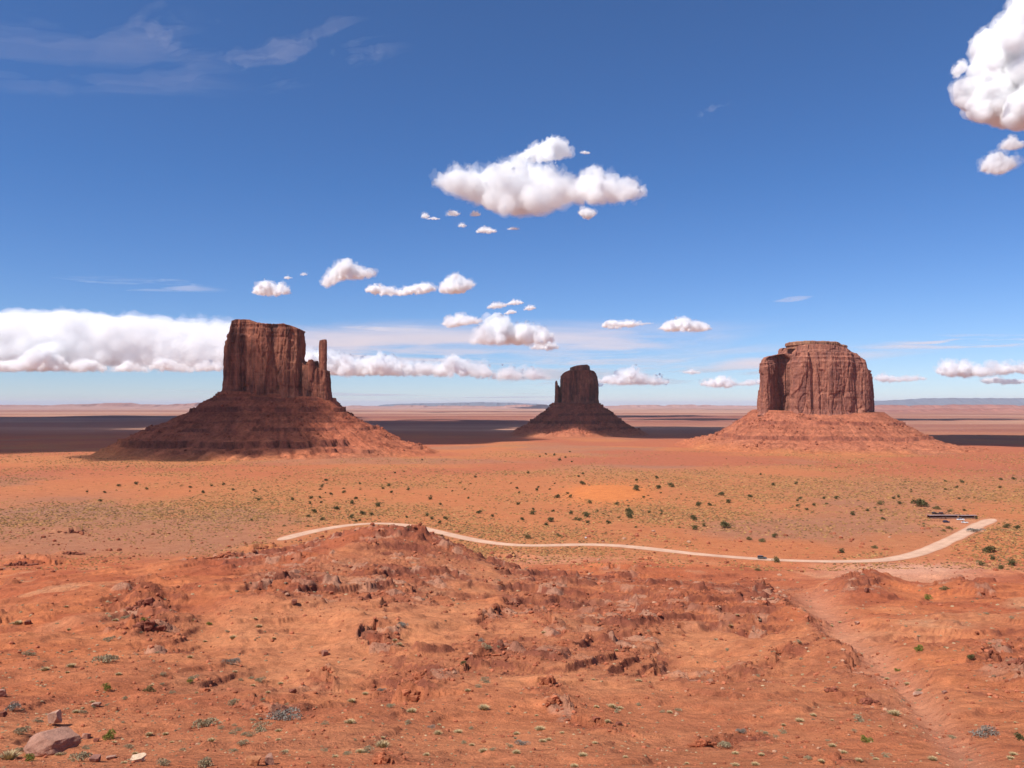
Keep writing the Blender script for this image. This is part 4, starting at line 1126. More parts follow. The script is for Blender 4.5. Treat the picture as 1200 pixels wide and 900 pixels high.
shade_cloud(-4000, 6800, 4600, 6400, 5000, 3, 8)     # valley at left
shade_cloud(-2150, 2750, 3000, 2700, 2300, 9, 8)     # nearer valley at left
shade_cloud(-520, 5000, 1700, 4600, 3600, 4, 8)      # valley between the left and middle buttes
shade_cloud(820, 3750, 1250, 2000, 2500, 5, 7)        # right of the middle butte
shade_cloud(1640, 2760, 1600, 1150, 1700, 6, 7)       # behind the right butte
shade_cloud(3500, 7300, 2300, 1300, 4400, 7, 4)
shade_cloud(1650, 7300, 1500, 900, 4300, 8, 4)
shade_cloud(-470, 2780, 1050, 900, 1700, 10, 7)      # just left of the middle butte

# ------------------------------------------------------------------ rocks
def rock_arrays(seed, sub=3, cuts=14, squash=(1, .85, .7), rough=.05, spread=(.55, .95), block=False):
    rg = np.random.default_rng(seed)
    bm = bmesh.new(); bmesh.ops.create_icosphere(bm, subdivisions=sub, radius=1.0)
    V = np.array([v.co[:] for v in bm.verts]); Fc = np.array([[v.index for v in f.verts] for f in bm.faces]); bm.free()
    if block:
        for ax in np.concatenate([np.eye(3), -np.eye(3)]):
            n = ax + rg.normal(0, .16, 3); n /= np.linalg.norm(n); d_ = rg.uniform(.5, .66)
            k = np.maximum(0, V @ n - d_); V = V - k[:, None] * n
    for i in range(cuts):
        n = rg.normal(size=3); n /= np.linalg.norm(n); d_ = rg.uniform(*spread)
        k = np.maximum(0, V @ n - d_); V = V - k[:, None] * n
    V = V * (1 + rough * fbm3(V[:, 0] * 3 + seed, V[:, 1] * 3, V[:, 2] * 3, 3, seed))[:, None]
    return V * np.array(squash), Fc

M_STONE = earth_material('stone', 0.30, 0.05, 2.0)
M_RUBBLE = earth_material('rubble', 0.25, 0.03, 3.0)

def rock_mesh(name, seed, col, **kw):
    V, Fc = rock_arrays(seed, **kw)
    me = mesh_np(name, V, None, Fc, False, M_STONE)
    c = np.array(col)[None, :] * (1 + .18 * fbm3(V[:, 0] * 2, V[:, 1] * 2, V[:, 2] * 4, 3, seed + 3))[:, None]
    set_color(me, 'albedo', c)
    return me

def put_rock(px, py, wpx, label, col, seed, squash=(1, .8, .65), group=None, sink=.25, sub=3, cuts=14, name='boulder'):
    p = on_ground([px], [py])[0]
    r = wpx / 2 * p[1] / F
    o = obj(name, rock_mesh(name, seed, col, squash=squash, sub=sub + 1, cuts=cuts, rough=.09, block='largest boulder, broad' not in label, spread=(.6, .95)), None, p + np.array([0, 0, r * squash[2] * (1 - 2 * sink)]))
    o.scale = (r,) * 3; o.rotation_euler = (random.uniform(-.1, .1), random.uniform(-.1, .1), random.uniform(0, .6))
    return thing(o, label, 'rock', group)

GREYP = (0.36, 0.19, 0.135); TANP = (0.42, 0.24, 0.17); PALE = (0.62, 0.44, 0.30); ORNG = (0.46, 0.19, 0.09); DARKR = (0.20, 0.075, 0.05)
put_rock(63, 883, 58, 'largest boulder, broad grey pink block at the lower left corner', GREYP, 3, (1, .9, .55), sink=.12, sub=4, cuts=10)
put_rock(64, 851, 23, 'upright pinkish block standing on the back of the largest boulder', TANP, 4, (.9, .8, .95), sink=.12, sub=4, cuts=16)
put_rock(101, 866, 13, 'small round grey rock touching the right end of the largest boulder', GREYP, 5, (1, .9, .8))
put_rock(113, 869, 10, 'small dark stone right of the round grey rock by the largest boulder', DARKR, 6)
put_rock(111, 893, 20, 'dark split stone half hidden by grass at the lower left edge', (0.26, .12, .09), 7, (1, .7, .6))
put_rock(130, 890, 14, 'low tan stone just left of the pale cream rock at the bottom', TANP, 8, (1, .7, .45))
put_rock(161, 893, 23, 'pale cream rock lying on red sand at the bottom edge', PALE, 9, (1, .8, .55), cuts=12)
put_rock(297, 897, 24, 'orange and white rock at the bottom edge, left of a grey upright one', ORNG, 10, (1, .8, .7))
put_rock(316, 896, 19, 'upright rounded grey brown rock at the bottom edge beside an orange one', GREYP, 11, (.8, .8, 1.05))
put_rock(2, 817, 16, 'grey block cut by the left edge of the picture', GREYP, 12, (1, .9, .9))
put_rock(2, 840, 14, 'low brown stone at the left edge below the grey block', DARKR, 13)
put_rock(113, 829, 12, 'small pink stone on bare sand above the largest boulder', TANP, 14)
put_rock(135, 834, 11, 'reddish triangular stone on bare sand right of a small pink stone', ORNG, 15, (1, .7, .8))
put_rock(33, 732, 11, 'lone dark rounded rock beside a dry tuft on the left slope', DARKR, 16, (1, .9, .8))
put_rock(345, 712, 10, 'dark boulder perched on the ridge left of the middle', DARKR, 17, (1, .9, .8))
put_rock(381, 769, 14, 'rounded brown boulder below the left ridge', (.27, .12, .08), 18, (1, .9, .7))
put_rock(334, 696, 8, 'small dark boulder highest on the left ridge', DARKR, 19)
put_rock(343, 812, 12, 'red boulder at the foot of the left gully', DARKR, 20)
put_rock(1016, 694, 9, 'dark hollow boulder on the grey mound below the road', DARKR, 21, (.8, .8, 1))
put_rock(1076, 815, 14, 'pale topped rock in the wash at lower right', TANP, 22, (1, .7, .5))
put_rock(1107, 813, 9, 'small grey rock right of the pale topped rock in the wash', GREYP, 23)
put_rock(725, 850, 10, 'red angular rock on the smooth slope right of bottom middle', DARKR, 24)
put_rock(699, 845, 14, 'flat red rock on the smooth slope right of bottom middle', (.30, .1, .06), 25, (1, .7, .4))
put_rock(1005, 732, 9, 'grey rock on the left bank of the wash below the mound', GREYP, 26)

def ledge_mesh(name, seed, length, height, depth, col, blocks=9, arch=.0):
    """a broken edge of rock: jointed blocks in two courses, the upper one overhanging"""
    rg = np.random.default_rng(seed); Vs = []; Fs = []; Cs = []; off = 0
    for course in (0, 1):
        x = -length / 2
        while x < length / 2:
            w = length / blocks * rg.uniform(.55, 1.5)
            V, Fc = rock_arrays(int(rg.integers(1e6)), 2, 5, (1, 1, 1), .05, (.62, .9), True)
            t = (x + w / 2) / length
            hh = height * (.42 if course == 0 else .5) * rg.uniform(.75, 1.25) * (1 - 1.1 * t * t)
            dd = depth * (.42 if course == 0 else .62) * rg.uniform(.8, 1.2)
            V = V * np.array([w * .72, dd, max(hh, .12 * height)])
            a = rg.normal(0, .18); V = V @ np.array([[math.cos(a), -math.sin(a), 0], [math.sin(a), math.cos(a), 0], [0, 0, 1]]).T
            V = V + np.array([x + w / 2, (depth * .12 if course == 0 else -depth * .10) + rg.normal(0, .1) * depth + arch * t * t * length, (height * .20 if course == 0 else height * .62 * (1 - .7 * t * t)) + rg.normal(0, .04) * height])
            Vs.append(V); Fs.append(Fc + off); off += len(V)
            Cs.append(np.array(col)[None, :] * rg.uniform(.8, 1.2) * np.ones((len(V), 1)))
            x += w
    me = mesh_np(name, np.concatenate(Vs), None, np.concatenate(Fs), False, M_STONE)
    set_color(me, 'albedo', np.concatenate(Cs))
    return me

REDR = (0.36, 0.118, 0.058)
def knob_mesh(name, seed, length, height, col, n=22):
    """a crumbling outcrop: jointed blocks heaped and wedged together, lower towards its ends"""
    rg = np.random.default_rng(seed); Vs = []; Fs = []; Cs = []; off = 0
    for k in range(n):
        t = np.clip(rg.normal(0, .36), -.9, .9); d_ = rg.normal(0, .22)
        top = height * (1 - t * t) * (1 - min(abs(d_), .6))
        s = height * rg.uniform(.22, .50) * (1 - .4 * abs(t))
        V, Fc = rock_arrays(int(rg.integers(1e6)), 2, 5, (rg.uniform(.8, 1.6), rg.uniform(.8, 1.3), rg.uniform(.7, 1.15)), .05, (.62, .9), True)
        a = rg.normal(.2, .5); b = rg.normal(0, .18); ca, sa = math.cos(a), math.sin(a); cb, sb = math.cos(b), math.sin(b)
        V = V @ np.array([[cb, 0, sb], [0, 1, 0], [-sb, 0, cb]]).T @ np.array([[ca, -sa, 0], [sa, ca, 0], [0, 0, 1]]).T * s
        V = V + np.array([t * length * .5, d_ * max(height, length * .25), max(rg.uniform(.1, .85) * top, 0) * .9])
        Vs.append(V); Fs.append(Fc + off); off += len(V); Cs.append(np.array(col)[None] * rg.uniform(.75, 1.25) * np.ones((len(V), 1)))
    for k in range(7):
        V, Fc = rock_arrays(int(rg.integers(1e6)), 2, 5, (length * .17, max(height, length * .25) * .34, height * .30), .05, (.62, .9), True)
        Vs.append(V + np.array([(k - 3) * length * .13, 0, height * .1])); Fs.append(Fc + off); off += len(V); Cs.append(np.array(col)[None] * rg.uniform(.75, 1.25) * np.ones((len(V), 1)))
    me = mesh_np(name, np.concatenate(Vs), None, np.concatenate(Fs), False, M_STONE)
    set_color(me, 'albedo', np.concatenate(Cs))
    return me

for i, ((px, py, w, h, a, lab), (x0, y0, cs_, sn_, L_, H_)) in enumerate(zip(LEDGES, LEDGE_W)):
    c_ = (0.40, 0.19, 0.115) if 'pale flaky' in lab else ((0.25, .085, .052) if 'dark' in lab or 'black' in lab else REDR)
    arch = .5 if 'curved' in lab or 'arched' in lab else 0
    zf = float(terrain(np.array([x0 + sn_ * H_ * .8]), np.array([y0 - cs_ * H_ * .8]))[0])
    hk = 1.0 if 'blocky' in lab or 'knob' in lab or 'outcrop' in lab else .62
    me = ledge_mesh('rock_ledge', 4000 + i, L_, H_ * hk, min(max(H_ * 1.1, L_ * .10), L_ * .4), c_, max(6, int(w / 2.4)), arch)
    bpy.data.meshes.remove(me); me = knob_mesh('rock_ledge', 4100 + i, L_ * .95, H_ * (1.05 if hk == 1.0 else .75), c_, int(14 + w * .7))
    o = obj('rock_ledge', me, None, (x0, y0, zf - H_ * .05)); o.rotation_euler = (0, 0, math.atan2(sn_, cs_))
    thing(o, lab, 'rock ledge', 'broken rock ledges on the slope')

# scattered stones, too many to count
def scatter_rocks(n, seed):
    rg = np.random.default_rng(seed)
    px = rg.uniform(-60, 1260, n * 8); pv = rg.uniform(620, 935, n * 8)
    y = plan_y(pv); x = (px - 600) / F * y
    zz, A_ = terrain(x, y, True)
    keep = (A_['rock'] * 1.25 + .13 * (1 + (pv > 780)) * .7 + .25 * (fbm2(x / 14, y / 14, 3, 77) > .25)) > rg.uniform(0, 1, n * 8)
    keep &= A_['dr'] > 9
    i = np.where(keep)[0][:n]
    base = [rock_arrays(600 + k, 1, 6, (1, .8, .6), .0, (.5, .9)) for k in range(8)]
    Vs = []; Fs = []; Cs = []; off = 0
    for j in i:
        V, Fc = base[rg.integers(8)]
        s = (.55 + rg.pareto(2.0) * .8); s = min(s, 5.0) * y[j] / F * .75
        a = rg.uniform(0, 6.28); c, d_ = math.cos(a), math.sin(a)
        W_ = (V * s) @ np.array([[c, -d_, 0], [d_, c, 0], [0, 0, 1]]).T + np.array([x[j], y[j], zz[j] + s * .2])
        Vs.append(W_); Fs.append(Fc + off); off += len(V)
        q = rg.uniform()
        col = np.array((0.44, 0.24, 0.15)) if q < .025 * (1 + 4 * (abs(px[j] - 900) < 160)) else np.array((0.33, 0.108, 0.056)) * rg.uniform(.7, 1.35)
        Cs.append(np.repeat(col[None, :], len(V), 0))
    me = mesh_np('scattered_stones', np.concatenate(Vs), None, np.concatenate(Fs), False, M_RUBBLE)
    set_color(me, 'albedo', np.concatenate(Cs))
    struct(obj('scattered_stones', me), 'stuff')
scatter_rocks(36000, 5)

# fallen blocks on the skirts of the buttes
def skirt_blocks(parent, x, y, z, fade, led, c, n, seed):
    rg = np.random.default_rng(seed)
    base = [rock_arrays(700 + k, 1, 5, (1, .85, .75), .0, (.5, .9), True) for k in range(6)]
    w = np.clip(.25 + fbm2(x / 40, y / 40, 3, seed), .02, 1) * (fade > .02) * (fade < .8)
    ii = rg.choice(x.size, n, p=(w / w.sum()).ravel())
    X_, Y_, Z_ = x.ravel()[ii], y.ravel()[ii], z.ravel()[ii]; Cc = c.reshape(-1, 3)[ii]
    Vs = []; Fs = []; Cs = []; off = 0
    for j in range(n):
        V, Fc = base[rg.integers(6)]
        s = min(.7 + rg.pareto(2.4) * 1.0, 5.0) * Y_[j] / 1800
        a = rg.uniform(0, 6.28); c_, d_ = math.cos(a), math.sin(a)
        Vs.append((V * s) @ np.array([[c_, -d_, 0], [d_, c_, 0], [0, 0, 1]]).T + np.array([X_[j] - parent.location[0], Y_[j] - parent.location[1], Z_[j] + s * .25 - parent.location[2]]))
        Fs.append(Fc + off); off += len(V); Cs.append(np.repeat((Cc[j] * rg.uniform(.75, 1.35))[None], len(V), 0))
    me = mesh_np('fallen_blocks', np.concatenate(Vs), None, np.concatenate(Fs), False, M_TALUS)
    set_color(me, 'albedo', np.concatenate(Cs))
    struct(obj('fallen_blocks', me, parent), 'stuff')
for k, tp in enumerate(TALUS_PTS): skirt_blocks(*tp, 3500, 40 + k)

# ------------------------------------------------------------------ plants
def leaf_cloud(pts, nrm, size, rg, aspect=1.6):
    n = len(pts)
    d1 = rg.normal(size=(n, 3)) + nrm * 1.2; d1 /= np.linalg.norm(d1, axis=1)[:, None]
    d2 = np.cross(d1, rg.normal(size=(n, 3))); d2 /= np.linalg.norm(d2, axis=1)[:, None]
    s = size * rg.uniform(.6, 1.4, n)[:, None]
    a = pts - d2 * s * .5; b = pts + d2 * s * .5; t = pts + d1 * s * aspect
    return np.stack([a, b, t], 1).reshape(-1, 3), np.arange(n * 3).reshape(-1, 3)

def bush_mesh(name, seed, mat, lobes, leaves, size, height, spread=1.0, twigs=10, up=.3):
    """unit-wide bush: rounded lobes of small leaves on a few bent stems"""
    rg = np.random.default_rng(seed); Vs = []; Fs = []; Ts = []; off = 0
    cs = []
    for i in range(lobes):
        a = rg.uniform(0, 6.28); q = math.sqrt(rg.uniform(0, 1)) * .30 * spread
        cs.append((math.cos(a) * q, math.sin(a) * q, height * (rg.uniform(.10, .30) if i % 3 else rg.uniform(.3, .55)), rg.uniform(.20, .30)))
    for (cx, cyy, cz, r) in cs:
        n = leaves // lobes
        d_ = rg.normal(size=(n, 3)); d_ /= np.linalg.norm(d_, axis=1)[:, None]
        d_[:, 2] = np.abs(d_[:, 2]) * 1.1 - .35
        rr = r * rg.uniform(.35, 1.05, n) ** .6
        p = np.array([cx, cyy, cz]) + d_ * rr[:, None] * np.array([1, 1, height * 1.5])
        p[:, 2] = np.where(p[:, 2] < .0, rg.uniform(0, .12, n), p[:, 2])
        V, Fc = leaf_cloud(p, d_ * .8 + np.array([0, 0, up]), size, rg)
        Vs.append(V); Fs.append(Fc + off); off += len(V)
        Ts.append(np.repeat(np.clip(rg.normal(.5, .28, n), 0, 1), 3))
    for i in range(twigs):
        cx, cyy, cz, r = cs[i % lobes]
        p0 = np.array([rg.normal(0, .03), rg.normal(0, .03), -.08]); p1 = np.array([cx * .6, cyy * .6, cz * .6]); p2 = np.array([cx + rg.normal(0, .06), cyy + rg.normal(0, .06), cz + r * .6])
        w = .011
        V = []
        for p, ww in ((p0, w), (p1, w * .7), (p2, w * .2)):
            for k in range(4): V.append(p + ww * np.array([math.cos(k * 1.57), math.sin(k * 1.57), 0]))
        V = np.array(V); Fc = []
        for l_ in (0, 4):
            for k in range(4):
                k2 = (k + 1) % 4; Fc += [[l_ + k, l_ + k2, l_ + 4 + k2], [l_ + k, l_ + 4 + k2, l_ + 4 + k]]
        Vs.append(V); Fs.append(np.array(Fc) + off); off += len(V); Ts.append(np.zeros(len(V)))
    me = mesh_np(name, np.concatenate(Vs), None, np.concatenate(Fs), False, mat)
    t = np.concatenate(Ts); set_color(me, 'tone', np.repeat(t[:, None], 3, 1))
    return me

def tuft_mesh(name, seed, mat, n, height, lean=.8):
    """unit-wide clump of arching blades"""
    rg = np.random.default_rng(seed)
    a = rg.uniform(0, 6.28, n); q = np.sqrt(rg.uniform(0, 1, n)); l_ = height * rg.uniform(.55, 1.1, n)
    b = np.stack([np.cos(a) * q * .22, np.sin(a) * q * .22, -.03 + 0 * a], 1)
    out = np.stack([np.cos(a), np.sin(a), 0 * a], 1)
    tip = b + out * (q * lean * .36)[:, None] + np.stack([0 * a, 0 * a, l_ * (1 - .45 * q)], 1) + rg.normal(0, .03, (n, 3))
    mid = (b + tip) / 2 + np.stack([0 * a, 0 * a, l_ * .12], 1)
    sd = np.stack([-np.sin(a + rg.normal(0, .6, n)), np.cos(a), 0 * a], 1) * .022
    V = np.stack([b - sd, b + sd, mid + sd * .8, mid - sd * .8, tip], 1).reshape(-1, 3)
    k = np.arange(n)[:, None] * 5
    T = np.concatenate([k + np.array([[0, 1, 2]]), k + np.array([[0, 2, 3]]), k + np.array([[3, 2, 4]])])
    me = mesh_np(name, V, None, T, False, mat)
    set_color(me, 'tone', np.repeat(np.repeat(np.clip(rg.normal(.5, .3, n), 0, 1), 5)[:, None], 3, 1))
    return me

L_JUN = leaf_material('juniper_leaf', (0.065, 0.060, 0.026), (0.17, 0.145, 0.062))
L_OLIVE = leaf_material('olive_brush', (0.12, 0.095, 0.040), (0.24, 0.175, 0.075))
L_SAGE = leaf_material('sage_leaf', (0.22, 0.17, 0.10), (0.44, 0.37, 0.23))
L_BLUE = leaf_material('blue_grey_twigs', (0.17, 0.145, 0.118), (0.36, 0.32, 0.265))
L_DRY = leaf_material('dry_grass', (0.36, 0.25, 0.125), (0.62, 0.47, 0.26))
L_GREEN = leaf_material('fresh_green', (0.09, 0.12, 0.025), (0.26, 0.26, 0.055))
KIND = {
    'juniper': ('juniper_bush', 'bush', [bush_mesh('juniper_bush', 100 + k, L_JUN, 7, 640, .055, .72, 1.0) for k in range(4)]),
    'olive': ('desert_bush', 'bush', [bush_mesh('desert_bush', 120 + k, L_OLIVE, 6, 420, .055, .52, 1.15) for k in range(3)]),
    'sage': ('sagebrush', 'shrub', [bush_mesh('sagebrush', 140 + k, L_SAGE, 7, 620, .042, .50, 1.1, 14, .8) for k in range(4)]),
    'blue': ('grey_shrub', 'shrub', [bush_mesh('grey_shrub', 160 + k, L_BLUE, 6, 620, .036, .46, 1.2, 22, .9) for k in range(3)]),
    'dry': ('grass_tuft', 'grass tuft', [tuft_mesh('grass_tuft', 180 + k, L_DRY, 260, .42, 1.0) for k in range(4)]),
    'green': ('green_shrub', 'shrub', [bush_mesh('green_shrub', 200 + k, L_GREEN, 6, 560, .045, .62, 1.0, 10, .8) for k in range(3)]),
}
PLACED = []
def plants(items, default, group):
    P = on_ground([i[0] for i in items], [i[1] for i in items])
    for (px, py, w, kind, lab, sx), p in zip([tuple(i) + (None, 1.0)[len(i) - 4:] if len(i) < 6 else i for i in items], P):
        if lab is None and dist_path(p[0:1], p[1:2], ROAD)[0] < 9: continue
        nm, cat, ms = KIND[kind]
        o = obj(nm, ms[random.randrange(len(ms))], None, p)
        s = w * (1.18 if py > 640 else .95) * p[1] / F
        o.scale = (s * sx, s, s * random.uniform(.85, 1.15)); o.rotation_euler = (0, 0, 0 if sx != 1 else random.uniform(0, 6.28))
        thing(o, lab or default[kind], cat, group if not lab else group)
        PLACED.append((p[0], p[1], s))

JUN = [(223, 572, 6), (248, 570, 5), (238, 578, 6), (262, 569, 5), (273, 575, 5), (139, 570, 7), (160, 568, 6), (102, 577, 4), (123, 578, 5), (172, 574, 5), (304, 587, 6), (342, 586, 7), (364, 585, 7), (375, 584, 5), (388, 580, 6), (382, 564, 7),
       (369, 601, 9), (378, 610, 7), (393, 598, 10), (377, 590, 5), (363, 591, 5), (403, 578, 6), (413, 591, 8), (417, 585, 7), (425, 603, 10), (412, 607, 8), (444, 594, 10), (435, 604, 7), (456, 570, 7), (478, 575, 6), (458, 578, 6), (504, 586, 6), (516, 592, 5),
       (501, 605, 7), (506, 609, 6), (522, 609, 8), (477, 607, 5), (561, 602, 9), (577, 606, 6), (607, 592, 6), (612, 610, 7), (625, 603, 10), (630, 575, 6), (618, 555, 5), (653, 584, 9), (645, 612, 11), (640, 616, 8), (648, 600, 6), (668, 603, 8), (665, 579, 5), (683, 568, 9),
       (683, 556, 5), (678, 559, 5), (686, 603, 7), (713, 614, 8), (723, 592, 7), (746, 575, 11), (738, 602, 12), (739, 607, 12), (772, 573, 9), (787, 571, 9), (770, 561, 6), (745, 564, 6), (557, 560, 5), (820, 593, 10), (832, 593, 7), (845, 581, 10), (855, 590, 9),
       (816, 621, 11), (813, 610, 11), (879, 583, 8), (906, 569, 6), (933, 568, 5), (938, 585, 6), (980, 585, 7), (999, 604, 8), (1054, 591, 6), (1047, 585, 6), (1128, 566, 7), (1108, 565, 5), (1173, 563, 6), (1188, 562, 7), (1172, 572, 6), (1187, 663, 11), (1175, 667, 8), (1162, 656, 8),
       (908, 630, 8), (986, 648, 8), (1180, 619, 10), (1192, 620, 9), (650, 534, 5), (640, 533, 4), (632, 536, 4), (655, 540, 6), (662, 537, 4), (670, 542, 4), (668, 530, 4)]
SPECIAL = [(850, 619, 16, 'juniper', 'largest dark green bush on the plain, above the middle of the road'), (893, 635, 13, 'olive', 'olive bush standing just above the parked car'), (878, 633, 10, 'olive', 'olive bush left of the one above the parked car'), (888, 669, 8, 'olive', 'low bush on the slope right below the parked car'), (908, 659, 11, 'olive', 'flat olive bush on the near roadside right of the car'),
           (1080, 594, 18, 'juniper', 'long low green hedge of brush behind the stalls, left of two', 1.5), (1098, 597, 12, 'olive', 'olive bush behind the stalls, right of the long low one'), (1113, 600, 9, 'olive', 'brownish bush behind the middle of the stalls'), (1144, 608.5, 6, 'juniper', 'small round dark bush at the right end of the stalls'),
           (1145, 624, 18, 'blue', 'wide grey brush at the bend where the road leaves', 1.3), (1158, 648, 14, 'juniper', 'big green bush on the hill right of the road bend'), (1148, 663, 10, 'olive', 'brown bush at the foot of the right hill'), (1112, 620, 9, 'olive', 'brown bush between the stalls and the road'), (1105, 623, 7, 'olive', 'small brown bush left of the one between stalls and road'),
           (1033, 592, 11, 'olive', 'olive bush on grey ground left of the stalls'), (1025, 643, 9, 'olive', 'red brown brush above the road left of the bend'), (1086, 704, 10, 'green', 'green bush beside the wash, below the road bend'), (655, 629, 9, 'olive', 'tall thin brush on the roadside near the middle'), (676, 610, 9, 'olive', 'olive bush left of the dune below it'), (686, 606, 11, 'juniper', 'spreading green bush below the left end of the orange dune'), (690, 590, 9, 'olive', 'olive brush on the lower edge of the orange dune'),
           (618, 632, 12, 'olive', 'patch of brush where the road reappears'), (1108, 692, 12, 'olive', 'dark brush on the slope right of the wash')]
plants([(a, b, c, 'juniper') for a, b, c in JUN], {'juniper': 'small round dark green bush dotted on the orange plain beyond the road'}, 'dark green bushes on the plain')
plants(SPECIAL, {}, 'brush around the road')

FORE = [(128, 751, 12, 'sage', 'pale sage tuft on the left slope above a big one'), (35, 768, 13, 'sage', 'tan sage tuft near the left edge, below a dark rock'), (125, 777, 25, 'sage', 'biggest sage bush on the left slope'), (20, 732, 11, 'dry', 'dry tuft touching the lone dark rocks left'), (53, 786, 10, 'dry'), (83, 782, 10, 'dry'), (123, 810, 12, 'green', 'yellow green tuft on bare sand at left'), (13, 834, 20, 'blue', 'grey bush at the left edge above the largest boulder'),
        (24, 861, 17, 'sage', 'grey green tuft left of the upright pinkish block'), (10, 890, 24, 'dry', 'pale bleached tuft in the bottom left corner'), (32, 892, 14, 'green', 'yellowish tuft between the bleached tuft and the largest boulder'), (127, 866, 16, 'green', 'yellow green tuft right of the largest boulder'), (95, 892, 22, 'sage', 'grey grass clump in front of the largest boulder'), (167, 733, 9, 'green', 'green tuft between two blocky dark red outcrops'), (227, 796, 11, 'sage', 'grey tuft above the bright yellow green one'), (223, 801, 8, 'green', 'bright yellow green tuft beside a small red knob'),
        (270, 779, 18, 'blue', 'blue grey bush on the slope below the left ridge'), (305, 800, 11, 'sage', 'grey green tuft on the red slope at left, near a gully'), (273, 827, 12, 'sage', 'pale tuft left of the crumbled red ledge'), (240, 852, 24, 'sage', 'low brownish bush on a pale sandy patch', 1.2), (340, 844, 28, 'blue', 'long slate grey shrub on the lower left slope', 1.5), (308, 857, 20, 'sage', 'grey brown bush left of the long slate grey shrub'), (285, 873, 12, 'sage'), (175, 811, 13, 'olive', 'dead brown twiggy bush in the middle of the left sand'), (273, 749, 8, 'dry'), (245, 733, 7, 'green', 'small olive tuft above the left slope outcrops'), (273, 860, 9, 'sage'), (333, 884, 9, 'sage'), (147, 725, 9, 'sage'), (135, 728, 7, 'dry'), (303, 735, 7, 'dry'), (192, 898, 16, 'sage', 'grey tuft at the bottom edge right of the cream rock'), (240, 899, 18, 'sage', 'grey tuft at the bottom edge left of the orange rock'),
        (473, 736, 14, 'blue', 'slate grey shrub on the slope under the spur'), (565, 752, 9, 'blue', 'small slate shrub on the middle slope, upper of two'), (570, 766, 11, 'sage', 'small grey tuft on the middle slope, lower of two'), (543, 780, 7, 'juniper', 'tiny dark green bush left of the low pale ledge'), (568, 800, 11, 'sage', 'grey tuft on the middle slope below the low pale ledge'), (567, 832, 13, 'dry', 'pale dome of dry grass on the smooth slope, left of two'), (633, 856, 12, 'dry', 'pale dome of dry grass on the smooth slope, right of two'), (613, 873, 16, 'blue', 'blue grey shrub near the bottom middle'), (597, 876, 8, 'sage'), (605, 883, 10, 'dry'), (643, 868, 7, 'dry'), (482, 835, 11, 'dry'), (458, 829, 10, 'sage'), (448, 810, 9, 'blue', 'small slate tuft below a crumbling knob left of the middle'), (412, 823, 9, 'dry'), (428, 814, 7, 'dry'), (410, 848, 12, 'dry'), (505, 853, 9, 'blue', 'slate tuft above dry clumps left of bottom middle'), (513, 861, 10, 'dry'), (537, 859, 10, 'dry'), (448, 876, 16, 'dry', 'wide dry clump above the knob at the bottom edge'), (432, 882, 12, 'sage'), (500, 886, 8, 'dry'), (577, 880, 7, 'sage'),
        (722, 835, 8, 'sage'), (717, 829, 10, 'dry'), (683, 886, 10, 'dry'), (733, 888, 6, 'dry'), (673, 899, 9, 'dry'), (463, 752, 6, 'dry'), (1076, 764, 11, 'green', 'round green bush beside a dark ledge right of the wash'), (1016, 870, 13, 'green', 'bright green bush alone on the lower right slope'), (1137, 773, 9, 'juniper', 'dark green bush at the foot of the right cliff'), (1052, 787, 7, 'green', 'small green bush in the wash at right'), (867, 859, 13, 'blue', 'slate grey shrub right of the ragged red outcrop'), (850, 877, 15, 'sage', 'rounded pale tuft near the bottom right of the middle'), (937, 846, 10, 'dry'), (917, 860, 9, 'sage'), (1008, 846, 14, 'sage', 'low grey tuft beside the crumbling dark outcrop'), (1117, 866, 10, 'sage'), (1153, 862, 22, 'blue', 'wide grey bush in the lower right, left of the picture edge', 1.5), (862, 884, 8, 'dry'), (862, 898, 9, 'dry'), (885, 897, 9, 'dry'), (989, 883, 8, 'dry'), (1093, 891, 10, 'dry'), (1048, 838, 14, 'dry', 'broad pale clump on the lower right slope'), (953, 840, 7, 'dry'), (1185, 890, 9, 'dry'), (1196, 868, 12, 'juniper', 'dark bush cut by the right edge of the picture')]
plants(FORE, {'sage': 'small grey green sage tuft scattered on the red slope, one of many alike', 'dry': 'small pale dry grass tuft on the red foreground slope, one of many alike'}, 'tufts on the foreground slope')

# more of the same, thinly sown
rg = np.random.default_rng(77)
cand = []
while len(cand) < 150:
    px, py = rg.uniform(0, 1200), 700 + 200 * rg.uniform() ** .8
    if blob(px, py, 600, 780, 180, 40) > rg.uniform(0, 1.6): continue
    if px > 380 and rg.uniform() < .45: continue
    cand.append((px, py, rg.uniform(4, 9) * (.6 + .6 * (py - 700) / 200), 'dry' if rg.uniform() < .5 else 'sage'))
plants(cand, {'sage': 'small grey green sage tuft scattered on the red slope, one of many alike', 'dry': 'small pale dry grass tuft on the red foreground slope, one of many alike'}, 'tufts on the foreground slope')
cand = []
while len(cand) < 110:
    px, py = rg.uniform(0, 1200), rg.uniform(536, 620)
    if fbm2(np.array([px / 120.0]), np.array([py / 22.0]), 3, 9)[0] + .25 * (px > 950) < rg.uniform(-.1, .5): continue
    if blob(px, py, 712, 579, 40, 9) > .3: continue
    cand.append((px, py, rg.uniform(3, 5.5) * (.6 + .8 * (py - 530) / 90), 'juniper' if rg.uniform() < .6 else 'olive'))
plants(cand, {'juniper': 'small round dark green bush dotted on the orange plain beyond the road', 'olive': 'small olive brown bush dotted on the orange plain beyond the road'}, 'dark green bushes on the plain')

